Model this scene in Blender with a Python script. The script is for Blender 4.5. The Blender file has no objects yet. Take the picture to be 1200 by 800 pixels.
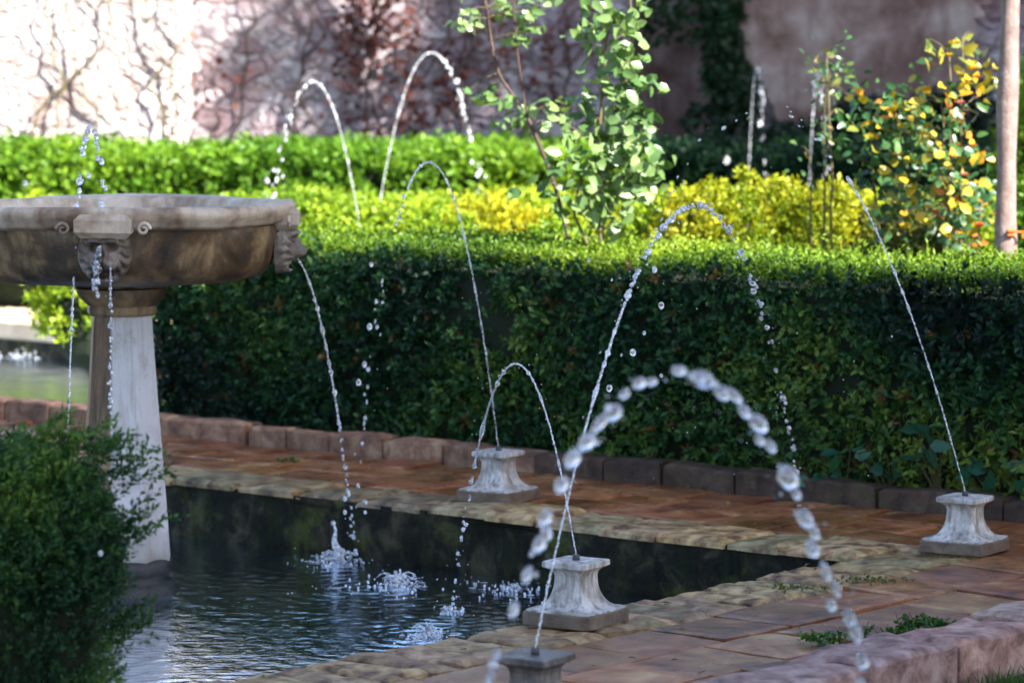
import bpy, math, random
import numpy as np
from mathutils import Vector, Matrix

# ------------------------------------------------------------------ camera / light / exposure
scn = bpy.context.scene
COL = scn.collection
H = 1.74
F = 3900.0
TH = math.atan(320 / F)
cam_d = bpy.data.cameras.new("camera")
cam = bpy.data.objects.new("camera", cam_d)
COL.objects.link(cam)
cam.location = (0, 0, H)
cam.rotation_euler = (math.pi / 2 - TH, 0, 0)
cam_d.sensor_width = 36
cam_d.lens = 117
cam_d.clip_end = 2000
cam_d.dof.use_dof = True
cam_d.dof.focus_distance = 11.0
cam_d.dof.aperture_fstop = 3.6
scn.camera = cam

SUN_H = np.array([0.785, -0.62])
SUN_H = SUN_H / np.linalg.norm(SUN_H)
SUN_EL = math.radians(39)
world = bpy.data.worlds.new("World")
scn.world = world
world.use_nodes = True
wn = world.node_tree.nodes
wl = world.node_tree.links
bg = wn["Background"]
sky = wn.new("ShaderNodeTexSky")
sky.sky_type = 'NISHITA'
sky.sun_disc = False
sky.sun_elevation = SUN_EL
sky.sun_rotation = math.atan2(SUN_H[0], SUN_H[1])
sky.air_density = 1.0
sky.dust_density = 1.0
sky.ozone_density = 1.2
wl.new(sky.outputs[0], bg.inputs[0])
bg.inputs[1].default_value = 0.085
sd = bpy.data.lights.new("sun", 'SUN')
sd.energy = 5.0
sd.angle = math.radians(0.6)
sd.color = (1.0, 0.95, 0.86)
sun = bpy.data.objects.new("sun", sd)
COL.objects.link(sun)
sv = Vector((SUN_H[0] * math.cos(SUN_EL), SUN_H[1] * math.cos(SUN_EL), math.sin(SUN_EL)))
sun.rotation_euler = sv.to_track_quat('Z', 'Y').to_euler()
sun.location = (10, 0, 20)
scn.view_settings.view_transform = 'Standard'
scn.view_settings.look = 'None'
scn.view_settings.exposure = 2.08
scn.view_settings.gamma = 1
scn.cycles.transparent_max_bounces = 16
scn.cycles.max_bounces = 8

rng = np.random.default_rng(7)
random.seed(7)

# ------------------------------------------------------------------ measuring helpers (real places of things)
def ray(px, py):
    x = (px - 600) / F
    y = -(py - 400) / F
    return np.array([x, math.cos(TH) + y * math.sin(TH), -math.sin(TH) + y * math.cos(TH)])

def gp(px, py, h=0.0):
    r = ray(px, py)
    return r * (h - H) / r[2] + np.array([0, 0, H])

def at(px, py, Y):
    r = ray(px, py)
    return r * Y / r[1] + np.array([0, 0, H])

C0 = np.array([1.2558, 11.8426, 0.0])            # inner pool corner
AX = np.array([-0.76441, 0.64473, 0.0])          # along the back edge, to the left and away
NX = np.array([0.64473, 0.76441, 0.0])           # away from the camera, across the garden
UP = np.array([0, 0, 1.0])
FRAME_ROT = math.atan2(AX[1], AX[0])

def fr(a, n, z=0.0):
    return C0 + AX * a + NX * n + UP * z

def frv(P):
    P = np.asarray(P, float)
    return C0 + P[:, :1] * AX + P[:, 1:2] * NX + P[:, 2:3] * UP

WATER_Z = -0.25

# ------------------------------------------------------------------ object helpers
def tag(o, label=None, cat=None, group=None, kind=None):
    if label: o["label"] = label
    if cat: o["category"] = cat
    if group: o["group"] = group
    if kind: o["kind"] = kind
    return o

def empty(name, loc, label, cat, group=None):
    o = bpy.data.objects.new(name, None)
    o.empty_display_size = 0.1
    COL.objects.link(o)
    o.location = tuple(loc)
    return tag(o, label, cat, group)

def mesh_obj(name, V, Fc, mats, parent=None, loc=(0, 0, 0), smooth=False, cols=None, fmat=None, world_space=True):
    """V in world coordinates when world_space, else local to loc/parent"""
    V = np.asarray(V, np.float32).reshape(-1, 3)
    me = bpy.data.meshes.new(name)
    if world_space:
        off = np.array(parent.location if parent else loc, np.float32)
        if parent and parent.parent:
            off = off + np.array(parent.parent.location, np.float32)
        V = V - off
    if isinstance(Fc, np.ndarray):
        k = Fc.shape[1]
        nf = len(Fc)
        me.vertices.add(len(V)); me.vertices.foreach_set("co", V.ravel())
        me.loops.add(nf * k); me.loops.foreach_set("vertex_index", Fc.ravel().astype(np.int32))
        me.polygons.add(nf)
        me.polygons.foreach_set("loop_start", np.arange(0, nf * k, k, dtype=np.int32))
        me.polygons.foreach_set("loop_total", np.full(nf, k, np.int32))
        me.update(calc_edges=True)
    else:
        me.from_pydata(V.tolist(), [], [list(map(int, f)) for f in Fc])
        me.update()
    me.validate()
    if not isinstance(mats, (list, tuple)): mats = [mats]
    for m in mats: me.materials.append(m)
    if smooth:
        me.polygons.foreach_set("use_smooth", np.ones(len(me.polygons), bool))
    if fmat is not None and len(fmat) == len(me.polygons):
        me.polygons.foreach_set("material_index", np.asarray(fmat, np.int32))
    if cols is not None:
        ca = me.color_attributes.new("Col", 'FLOAT_COLOR', 'POINT')
        cc = np.ones((len(V), 4), np.float32); cc[:, :3] = cols
        ca.data.foreach_set("color", cc.ravel())
    o = bpy.data.objects.new(name, me)
    COL.objects.link(o)
    if parent: o.parent = parent
    else: o.location = tuple(loc)
    return o

class MB:
    """collects shapes of one mesh"""
    def __init__(s): s.v = []; s.f = []; s.c = []; s.n = 0
    def add(s, V, Fc, col=None):
        V = np.asarray(V, float)
        s.v.append(V); s.f += [[i + s.n for i in f] for f in (Fc.tolist() if isinstance(Fc, np.ndarray) else Fc)]
        if col is not None: s.c.append(np.tile(np.array(col, float), (len(V), 1)))
        s.n += len(V)
    def build(s, name, mats, parent=None, loc=(0, 0, 0), smooth=False, world_space=True):
        cols = np.vstack(s.c) if s.c else None
        return mesh_obj(name, np.vstack(s.v), s.f, mats, parent, loc, smooth, cols, None, world_space)

def box(c, sx, sy, sz, rot=0.0, bev=0.0):
    """box with centre c, chamfered"""
    b = min(bev, sx * .45, sy * .45, sz * .45) if bev else 0
    V = []; Fc = []
    if b == 0:
        for z in (-1, 1):
            for x, y in ((-1, -1), (1, -1), (1, 1), (-1, 1)):
                V.append((x * sx / 2, y * sy / 2, z * sz / 2))
        Fc = [[0, 3, 2, 1], [4, 5, 6, 7]] + [[i, (i + 1) % 4, 4 + (i + 1) % 4, 4 + i] for i in range(4)]
    else:
        rings = [(b, -sz / 2), (0, -sz / 2 + b), (0, sz / 2 - b), (b, sz / 2)]
        for ins, z in rings:
            x, y = sx / 2 - ins, sy / 2 - ins
            V += [(-x, -y, z), (x, -y, z), (x, y, z), (-x, y, z)]
        for r in range(3):
            for i in range(4):
                j = (i + 1) % 4
                Fc.append([r * 4 + i, r * 4 + j, r * 4 + 4 + j, r * 4 + 4 + i])
        Fc += [[3, 2, 1, 0], [12, 13, 14, 15]]
    V = np.array(V)
    cr, sr = math.cos(rot), math.sin(rot)
    V = np.stack([V[:, 0] * cr - V[:, 1] * sr, V[:, 0] * sr + V[:, 1] * cr, V[:, 2]], 1)
    return V + np.asarray(c, float), Fc

def lathe(prof, seg=64, c=(0, 0, 0), wob=None):
    V = []; Fc = []
    for r, z in prof:
        for k in range(seg):
            a = 2 * math.pi * k / seg
            rr = r
            if wob: rr = r + wob(a, z, r)
            V.append((rr * math.cos(a), rr * math.sin(a), z))
    n = len(prof)
    for i in range(n - 1):
        for k in range(seg):
            j = (k + 1) % seg
            Fc.append([i * seg + k, i * seg + j, (i + 1) * seg + j, (i + 1) * seg + k])
    return np.array(V) + np.asarray(c, float), Fc

def tube(pts, rad, seg=8, cap=True):
    P = np.asarray(pts, float)
    n = len(P)
    R = np.broadcast_to(np.asarray(rad, float), (n,))
    T = np.gradient(P, axis=0)
    T /= np.linalg.norm(T, axis=1)[:, None] + 1e-9
    ref = np.array([0.3, 0.9, 0.1]) if abs(T[0] @ [0, 0, 1]) > .5 else np.array([0, 0, 1.])
    A = np.cross(T, ref); A /= np.linalg.norm(A, axis=1)[:, None] + 1e-9
    B = np.cross(T, A)
    ang = np.linspace(0, 2 * np.pi, seg, endpoint=False)
    V = P[:, None, :] + R[:, None, None] * (np.cos(ang)[None, :, None] * A[:, None, :] + np.sin(ang)[None, :, None] * B[:, None, :])
    V = V.reshape(-1, 3)
    Fc = []
    for i in range(n - 1):
        for k in range(seg):
            j = (k + 1) % seg
            Fc.append([i * seg + k, i * seg + j, (i + 1) * seg + j, (i + 1) * seg + k])
    if cap:
        Fc.append(list(range(seg))[::-1]); Fc.append([(n - 1) * seg + k for k in range(seg)])
    return V, Fc

def blob(c, r, seg=10, rings=6, stretch=(1, 1, 1), axis=None, jit=0.12):
    V = []; Fc = []
    ph = rng.uniform(0, 6.28, 4)
    for i in range(rings + 1):
        t = math.pi * i / rings
        for k in range(seg):
            a = 2 * math.pi * k / seg
            rr = r * (1 + jit * math.sin(2 * a + ph[0]) * math.sin(t + ph[1]) + jit * .6 * math.sin(3 * a + ph[2] + t))
            V.append((rr * math.sin(t) * math.cos(a) * stretch[0], rr * math.sin(t) * math.sin(a) * stretch[1], rr * math.cos(t) * stretch[2]))
    for i in range(rings):
        for k in range(seg):
            j = (k + 1) % seg
            Fc.append([i * seg + k, (i + 1) * seg + k, (i + 1) * seg + j, i * seg + j])
    V = np.array(V)
    if axis is not None:
        q = Vector(axis).to_track_quat('Z', 'Y').to_matrix()
        V = V @ np.array(q).T
    return V + np.asarray(c, float), Fc

def wnoise(P, sc, seed=0, oct=3):
    """smooth pseudo noise about -1..1, vectorised"""
    P = np.asarray(P, float)
    r = np.random.default_rng(seed)
    out = np.zeros(len(P)); amp = 1.0; tot = 0
    for o in range(oct):
        for _ in range(4):
            k = r.normal(size=3); k *= sc * (2 ** o) / np.linalg.norm(k) * r.uniform(.7, 1.3)
            out += amp * np.sin(P @ k + r.uniform(0, 6.28)) / 2.2
        tot += amp; amp *= .55
    return out / tot

# ------------------------------------------------------------------ materials
def newmat(name):
    m = bpy.data.materials.new(name); m.use_nodes = True
    nt = m.node_tree
    return m, nt.nodes, nt.links, nt.nodes["Principled BSDF"]

def ramp(N, L, src, stops):
    r = N.new("ShaderNodeValToRGB")
    e = r.color_ramp.elements
    while len(e) < len(stops): e.new(0.5)
    for el, (p, c) in zip(e, stops):
        el.position = p
        el.color = (*c, 1) if len(c) == 3 else c
    L.new(src, r.inputs[0])
    return r.outputs[0]

def noise(N, L, scale, detail=6, rough=.6, vec=None, dist=0.0):
    t = N.new("ShaderNodeTexNoise")
    t.inputs["Scale"].default_value = scale; t.inputs["Detail"].default_value = detail
    t.inputs["Roughness"].default_value = rough; t.inputs["Distortion"].default_value = dist
    if vec is not None: L.new(vec, t.inputs["Vector"])
    return t.outputs[0]

def texco(N, L, scale=(1, 1, 1), rot=(0, 0, 0), kind="Object"):
    t = N.new("ShaderNodeTexCoord"); mp = N.new("ShaderNodeMapping")
    oi = N.new("ShaderNodeObjectInfo"); ml = N.new("ShaderNodeMath"); ml.operation = 'MULTIPLY'; ml.inputs[1].default_value = 23
    L.new(oi.outputs["Random"], ml.inputs[0]); L.new(ml.outputs[0], mp.inputs["Location"])
    mp.inputs["Scale"].default_value = scale; mp.inputs["Rotation"].default_value = rot
    L.new(t.outputs[kind], mp.inputs[0])
    return mp.outputs[0]

def mixc(N, L, fac, a, b, mode='MIX'):
    m = N.new("ShaderNodeMix"); m.data_type = 'RGBA'; m.blend_type = mode
    for sock, v in ((m.inputs[0], fac), (m.inputs[6], a), (m.inputs[7], b)):
        if hasattr(v, "is_output"): L.new(v, sock)
        elif isinstance(v, (int, float)): sock.default_value = v
        else: sock.default_value = (*v, 1)
    return m.outputs[2]

def bump(N, L, B, h, strength=.4, dist=.01):
    b = N.new("ShaderNodeBump"); b.inputs["Strength"].default_value = strength
    b.inputs["Distance"].default_value = dist
    L.new(h, b.inputs["Height"]); L.new(b.outputs[0], B.inputs["Normal"])

def leafmat(name, rough=.5, trans=.35, spec=.35, tint=(1, 1, .5)):
    m, N, L, B = newmat(name)
    a = N.new("ShaderNodeAttribute"); a.attribute_name = "Col"
    B.inputs["Roughness"].default_value = rough
    B.inputs["Specular IOR Level"].default_value = spec
    L.new(a.outputs[0], B.inputs["Base Color"])
    t = N.new("ShaderNodeBsdfTranslucent")
    L.new(mixc(N, L, 1.0, a.outputs[0], tint, 'MULTIPLY'), t.inputs[0])
    mx = N.new("ShaderNodeMixShader"); mx.inputs[0].default_value = trans
    L.new(B.outputs[0], mx.inputs[1]); L.new(t.outputs[0], mx.inputs[2])
    L.new(mx.outputs[0], N["Material Output"].inputs[0])
    return m

def stonemat(name, stops, scale=8, rough=.6, streak=0.0, streakcol=(.05, .045, .035), bmp=.5, moss=0.0, island=0.0, rlow=None):
    m, N, L, B = newmat(name)
    v = texco(N, L)
    n1 = noise(N, L, scale, 8, .62, v, .4)
    c = ramp(N, L, n1, stops)
    if streak:
        v2 = texco(N, L, (1, 1, .12))
        s = noise(N, L, scale * 3.2, 6, .6, v2)
        f = ramp(N, L, s, [(.46, (0, 0, 0)), (.66, (streak,) * 3)])
        c = mixc(N, L, f, c, streakcol)
    if island:
        g = N.new("ShaderNodeAttribute"); g.attribute_name = "Col"
        c = mixc(N, L, island, c, g.outputs[0], 'MULTIPLY')
    if moss:
        ms = noise(N, L, 3.3, 7, .7, v)
        f = ramp(N, L, ms, [(.55, (0, 0, 0)), (.68, (moss,) * 3)])
        c = mixc(N, L, f, c, (.10, .12, .015))
    L.new(c, B.inputs["Base Color"])
    B.inputs["Roughness"].default_value = rough
    if rlow is not None:
        rr = noise(N, L, 2.5, 4, .5, v)
        q = ramp(N, L, rr, [(.42, (rlow,) * 3), (.68, (rough,) * 3)])
        L.new(q, B.inputs["Roughness"])
    hn = noise(N, L, scale * 5, 8, .7, v)
    bump(N, L, B, hn, bmp, .012)
    return m

M = {}
M['leaf'] = leafmat("hedge_leaf")
M['leaf_gloss'] = leafmat("glossy_leaf", .35, .3, .5)
M['leaf_yellow'] = leafmat("yellow_leaf", .5, .4, .3, (1, .95, .3))
M['core'] = newmat("hedge_inside")[0]
M['core'].node_tree.nodes["Principled BSDF"].inputs["Base Color"].default_value = (.012, .02, .008, 1)
M['core'].node_tree.nodes["Principled BSDF"].inputs["Roughness"].default_value = 1
M['marble'] = stonemat("worn_marble", [(.34, (.32, .28, .26)), (.5, (.56, .52, .50)), (.66, (.74, .71, .71))], 14, .45, .85, (.13, .10, .075), .5)
M['marble_top'] = stonemat("rim_marble", [(.32, (.22, .13, .08)), (.48, (.52, .39, .28)), (.66, (.72, .60, .48))], 5, .5, .5, (.12, .085, .06), .5)
M['bowl'] = stonemat("stained_bowl_stone", [(.34, (.022, .011, .005)), (.48, (.11, .06, .026)), (.64, (.34, .22, .11))], 5, .42, .8, (.035, .03, .02), .5)
M['wetstone'] = stonemat("wet_black_stone", [(.3, (.008, .008, .008)), (.7, (.035, .03, .028))], 12, .3, 0, bmp=.6)
M['coping'] = stonemat("coping_stone", [(.36, (.10, .045, .018)), (.46, (.32, .19, .08)), (.56, (.52, .37, .18)), (.68, (.66, .51, .28))], 13, .55, 0, bmp=1.0, moss=.85, island=1.0, rlow=.3)
M['tile'] = stonemat("terracotta_paving", [(.30, (.09, .035, .016)), (.45, (.27, .10, .04)), (.58, (.38, .17, .075)), (.72, (.52, .33, .16))], 6, .5, 0, bmp=.4, moss=.35, island=1.0, rlow=.16)
M['kerb'] = stonemat("kerb_brick", [(.3, (.09, .045, .03)), (.48, (.29, .15, .10)), (.66, (.48, .31, .21))], 12, .7, 0, bmp=.9, moss=.5, island=1.0)
M['kerb_pink'] = stonemat("pink_kerb_stone", [(.34, (.13, .07, .06)), (.48, (.34, .20, .17)), (.66, (.55, .40, .35))], 14, .6, 0, bmp=.9, moss=.1, island=1.0)
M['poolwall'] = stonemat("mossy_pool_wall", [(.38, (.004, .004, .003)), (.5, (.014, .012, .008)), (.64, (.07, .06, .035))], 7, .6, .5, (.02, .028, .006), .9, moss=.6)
for nm_ in ('poolwall',): M[nm_].node_tree.nodes['Principled BSDF'].inputs['Specular IOR Level'].default_value = .12
M['poolfloor'] = stonemat("pool_floor", [(.3, (.02, .03, .02)), (.5, (.10, .10, .05)), (.72, (.32, .26, .15))], 14, .8, 0, bmp=.8)
M['soil'] = stonemat("soil", [(.3, (.02, .014, .009)), (.7, (.06, .04, .028))], 12, .9)
M['bark'] = stonemat("bark", [(.3, (.04, .025, .02)), (.7, (.12, .07, .055))], 30, .8)
M['cane'] = stonemat("green_cane", [(.3, (.06, .06, .02)), (.7, (.16, .12, .05))], 30, .6)
M['post'] = stonemat("grey_post_wood", [(.3, (.17, .11, .09)), (.55, (.28, .20, .18)), (.75, (.42, .33, .30))], 14, .7, .6, (.12, .08, .08), .6)
M['lead'] = stonemat("lead_pipe", [(.3, (.03, .03, .035)), (.7, (.09, .09, .1))], 30, .4)

def flat(name, col, rough=.6):
    m, N, L, B = newmat(name)
    B.inputs["Base Color"].default_value = (*col, 1); B.inputs["Roughness"].default_value = rough
    return m
M['orange'] = flat("orange_plastic", (.75, .16, .02), .45)
M['eye'] = flat("wet_cavity", (.01, .009, .008), .3)

# water surface: clear film, real reflection
def watermat():
    m, N, L, B = newmat("pool_water")
    N.remove(B)
    v = texco(N, L, (1, 1, 1), kind="Object")
    n1 = noise(N, L, 9, 4, .6, v, .8)
    n2 = noise(N, L, 45, 3, .6, v, .5)
    ad = N.new("ShaderNodeMath"); ad.operation = 'MULTIPLY_ADD'
    L.new(n2, ad.inputs[0]); ad.inputs[1].default_value = .35; L.new(n1, ad.inputs[2])
    b = N.new("ShaderNodeBump"); b.inputs["Strength"].default_value = .35; b.inputs["Distance"].default_value = .010
    L.new(ad.outputs[0], b.inputs["Height"])
    gl = N.new("ShaderNodeBsdfGlossy"); gl.inputs["Roughness"].default_value = .03
    gl.inputs["Color"].default_value = (.78, .88, 1, 1)
    tr = N.new("ShaderNodeBsdfTransparent"); tr.inputs[0].default_value = (.16, .26, .25, 1)
    fz = N.new("ShaderNodeFresnel"); fz.inputs[0].default_value = 1.36
    L.new(b.outputs[0], gl.inputs["Normal"]); L.new(b.outputs[0], fz.inputs["Normal"])
    mx = N.new("ShaderNodeMixShader")
    L.new(fz.outputs[0], mx.inputs[0]); L.new(tr.outputs[0], mx.inputs[1]); L.new(gl.outputs[0], mx.inputs[2])
    L.new(mx.outputs[0], N["Material Output"].inputs[0])
    return m
M['water'] = watermat()

# moving water: aerated drops, part clear part white
def dropmat(name, white=.5, tr=.5, rough=.08, bm=True):
    m, N, L, B = newmat(name)
    B.inputs["Base Color"].default_value = (.93, .94, 1.0, 1)
    B.inputs["Roughness"].default_value = rough
    B.inputs["IOR"].default_value = 1.33
    v = texco(N, L)
    n = noise(N, L, 90, 2, .5, v)
    q = ramp(N, L, n, [(.38, (max(0, tr - .35),) * 3), (.62, (min(1, tr + .35),) * 3)])
    L.new(q, B.inputs["Transmission Weight"])
    if bm:
        n2 = noise(N, L, 60, 3, .5, v)
        bump(N, L, B, n2, .4, .004)
    return m
M['stream'] = dropmat("falling_water", tr=.62, rough=.06)
M['drop'] = dropmat("water_drop", tr=.74, rough=.015, bm=False)
M['drop_clear'] = dropmat("near_water_drop", tr=.95, rough=.01, bm=False)
M['foam'] = dropmat("white_foam", tr=.55, rough=.1)

# old garden wall
def wallmat(name="old_rubble_wall", pale=False):
    m, N, L, B = newmat(name)
    v = texco(N, L, (1, 1, 1.2))
    dn = N.new("ShaderNodeTexNoise"); dn.inputs["Scale"].default_value = 3; dn.inputs["Detail"].default_value = 4
    L.new(v, dn.inputs["Vector"])
    ad = N.new("ShaderNodeVectorMath"); ad.operation = 'MULTIPLY_ADD'
    L.new(dn.outputs["Color"], ad.inputs[0]); ad.inputs[1].default_value = (.5, .5, .5); L.new(v, ad.inputs[2])
    vo = N.new("ShaderNodeTexVoronoi"); vo.inputs["Scale"].default_value = 5.5
    L.new(ad.outputs[0], vo.inputs["Vector"])
    ve = N.new("ShaderNodeTexVoronoi"); ve.feature = 'DISTANCE_TO_EDGE'; ve.inputs["Scale"].default_value = 5.5
    L.new(ad.outputs[0], ve.inputs["Vector"])
    sep = N.new("ShaderNodeSeparateColor"); L.new(vo.outputs["Color"], sep.inputs[0])
    c = ramp(N, L, sep.outputs[0], [(.05, (.34, .24, .26)), (.35, (.50, .41, .46)), (.65, (.60, .53, .58)), (.95, (.70, .64, .68))])
    ln = noise(N, L, 14, 6, .65, v)
    c = mixc(N, L, ramp(N, L, ln, [(.4, (0, 0, 0)), (.7, (.6,) * 3)]), c, (.30, .20, .20))
    ed = ramp(N, L, ve.outputs["Distance"], [(.0, (.5, .5, .5)), (.14, (0, 0, 0))])
    c = mixc(N, L, ed, c, (.20, .14, .15))
    big = noise(N, L, .9, 4, .6, v)
    c = mixc(N, L, ramp(N, L, big, [(.50, (0, 0, 0)), (.66, (.55,) * 3)]), c, (.22, .11, .10))
    if pale:  # sunlight painted in: rubble colours lifted towards white, plus brown mottling
        c = mixc(N, L, .55, c, (.80, .72, .68))
        sp = ramp(N, L, noise(N, L, 1.7, 6, .65, v), [(.5, (0, 0, 0)), (.64, (.7,) * 3)])
        c = mixc(N, L, sp, c, (.36, .20, .14))
    L.new(c, B.inputs["Base Color"]); B.inputs["Roughness"].default_value = .9
    h = N.new("ShaderNodeMath"); h.operation = 'MINIMUM'; L.new(ve.outputs["Distance"], h.inputs[0]); h.inputs[1].default_value = .16
    h2 = N.new("ShaderNodeMath"); h2.operation = 'MULTIPLY_ADD'; L.new(ln, h2.inputs[0]); h2.inputs[1].default_value = .12; L.new(h.outputs[0], h2.inputs[2])
    bump(N, L, B, h2.outputs[0], .9, .25)
    return m
M['wall'] = wallmat()
M['wall_sunlit'] = wallmat("sunlit_rubble_wall", True)
M['wall_pale'] = stonemat("pale_sunlit_wall", [(.36, (.30, .17, .13)), (.45, (.55, .42, .38)), (.54, (.72, .66, .62)), (.7, (.80, .76, .74))], 3.2, .9, .8, (.34, .19, .14), .9)  # pale wall tones with sunlight in the colour, not applied to any mesh
M['plaster'] = stonemat("brown_plaster", [(.36, (.17, .10, .08)), (.5, (.36, .25, .22)), (.62, (.52, .41, .38))], 2.4, .9, .8, (.20, .11, .10), .6)
M['ochre'] = stonemat("ochre_plaster", [(.3, (.45, .32, .22)), (.7, (.6, .45, .33))], .5, .9)
M['roof'] = stonemat("roof_tile", [(.3, (.25, .1, .06)), (.7, (.4, .2, .12))], 4, .8)
M['pale_edge'] = stonemat("pale_edge_stone", [(.3, (.5, .36, .24)), (.7, (.72, .58, .42))], 4, .8)

# ------------------------------------------------------------------ setting: ground, pools, paving
def sheet(name, cells, z, mat, **kw):
    mb = MB()
    for a0, a1, n0, n1 in cells:
        mb.add(frv([(a0, n0, z), (a0, n1, z), (a1, n1, z), (a1, n0, z)]), [[0, 1, 2, 3]])
    return tag(mb.build(name, mat), kind="structure", **kw)

P1 = (0.0, 7.0, -6.0, 0.0)          # pool: a0 a1 n0 n1
P2 = (5.6, 14.0, 1.35, 4.55)         # pool beyond the hedge, at left
def holes_cells(big, holes):
    As = sorted({big[0], big[1], *[h[0] for h in holes], *[h[1] for h in holes]})
    Ns = sorted({big[2], big[3], *[h[2] for h in holes], *[h[3] for h in holes]})
    out = []
    for i in range(len(As) - 1):
        for j in range(len(Ns) - 1):
            ca, cn = (As[i] + As[i + 1]) / 2, (Ns[j] + Ns[j + 1]) / 2
            if any(h[0] < ca < h[1] and h[2] < cn < h[3] for h in holes): continue
            out.append((As[i], As[i + 1], Ns[j], Ns[j + 1]))
    return out
sheet("ground", holes_cells((-400, 400, -400, 400), [P1, P2]), -0.055, M['soil'])

def pool(pr, depth, wz, name, res):
    a0, a1, n0, n1 = pr
    mb = MB()
    e = .002
    def quad(p): mb.add(frv(p), [[0, 1, 2, 3]])
    # rough side walls as grids with relief
    for (s, t) in (((a0, n1), (a1, n1)), ((a0, n0), (a0, n1)), ((a1, n1), (a1, n0)), ((a1, n0), (a0, n0))):
        L = math.dist(s, t); nu = int(L / .06); nv = 10
        u = np.linspace(0, 1, nu + 1); v = np.linspace(0, 1, nv + 1)
        U, Vv = np.meshgrid(u, v, indexing='ij')
        a = s[0] + (t[0] - s[0]) * U; n = s[1] + (t[1] - s[1]) * U
        z = -0.02 - (depth - .02) * Vv
        P = np.stack([a.ravel(), n.ravel(), z.ravel()], 1)
        dd = .03 * wnoise(P, 9, 3) * (np.sin(np.pi * Vv.ravel()) + .25)
        ctr = np.array([(a0 + a1) / 2, (n0 + n1) / 2])
        if s[1] == t[1]: P[:, 1] += np.sign(ctr[1] - s[1]) * (dd.clip(-.02, 1) + .0)
        else: P[:, 0] += np.sign(ctr[0] - s[0]) * (dd.clip(-.02, 1) + .0)
        Fc = []
        for i in range(nu):
            for j in range(nv):
                k = i * (nv + 1) + j
                Fc.append([k, k + 1, k + nv + 2, k + nv + 1])
        mb.add(frv(P), Fc)
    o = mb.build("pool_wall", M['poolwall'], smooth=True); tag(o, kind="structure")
    sheet("pool_floor", [pr], -depth, M['poolfloor'])

pool(P1, .62, WATER_Z, "pool", .02)
pool(P2, .45, -.12, "pool", .05)

# rippled water surfaces
SPLASH = []
def ring_waves(X, Y, srcs):
    z = np.zeros_like(X)
    for (sx, sy, amp, wl, fall) in srcs:
        r = np.hypot(X - sx, Y - sy) + .05 * wnoise(np.stack([X, Y, 0 * X], 1), 7, 23, 3)
        z += amp * np.sin(2 * np.pi * r / wl) * np.exp(-r / fall) / (1 + r * 2)
    return z
def water(pr, wz, res, srcs, amp=1.0):
    a0, a1, n0, n1 = pr
    na, nn = int((a1 - a0) / res), int((n1 - n0) / res)
    a = np.linspace(a0, a1, na + 1); n = np.linspace(n0, n1, nn + 1)
    Ag, Ng = np.meshgrid(a, n, indexing='ij')
    P = frv(np.stack([Ag.ravel(), Ng.ravel(), np.full(Ag.size, wz)], 1))
    z = ring_waves(P[:, 0], P[:, 1], srcs) * .42
    Q = P.copy(); Q[:, 2] = 0
    pat = np.clip(.75 + .6 * wnoise(Q, 2.2, 19, 2), .15, 1.5)
    z += amp * pat * (.0009 * wnoise(Q, 13, 11, 4) + .0006 * wnoise(Q, 62, 12, 3))
    P[:, 2] += z
    i, j = np.meshgrid(np.arange(na), np.arange(nn), indexing='ij')
    k = (i * (nn + 1) + j).ravel()
    Fc = np.stack([k, k + 1, k + nn + 2, k + nn + 1], 1)[:, ::-1]
    o = mesh_obj("water", P, Fc, M['water'], smooth=True)
    tag(o, kind="structure")
L1 = gp(390, 655, WATER_Z); L2 = gp(528, 718, WATER_Z); L3 = gp(430, 690, WATER_Z); L4 = gp(500, 748, WATER_Z); L5 = gp(620, 655, WATER_Z)
srcs = [(L1[0], L1[1], .010, .11, .5), (L2[0], L2[1], .006, .07, .4), (L3[0], L3[1], .009, .09, .5), (L4[0], L4[1], .008, .08, .5),
        (L5[0], L5[1], .006, .08, .5), (-1.6, 11.2, .006, .10, .6), (-1.0, 10.3, .005, .06, .6)]
water((0, 3.9, -3.6, 0.0), WATER_Z, .016, srcs)
sheet("water", [(3.9, 7.0, -6, 0), (0, 3.9, -6, -3.6)], WATER_Z, M['water'])
LS = gp(42, 412, -.12)
water(P2, -.12, .05, [(LS[0], LS[1], .02, .25, 1.2)], 2.0)

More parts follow.
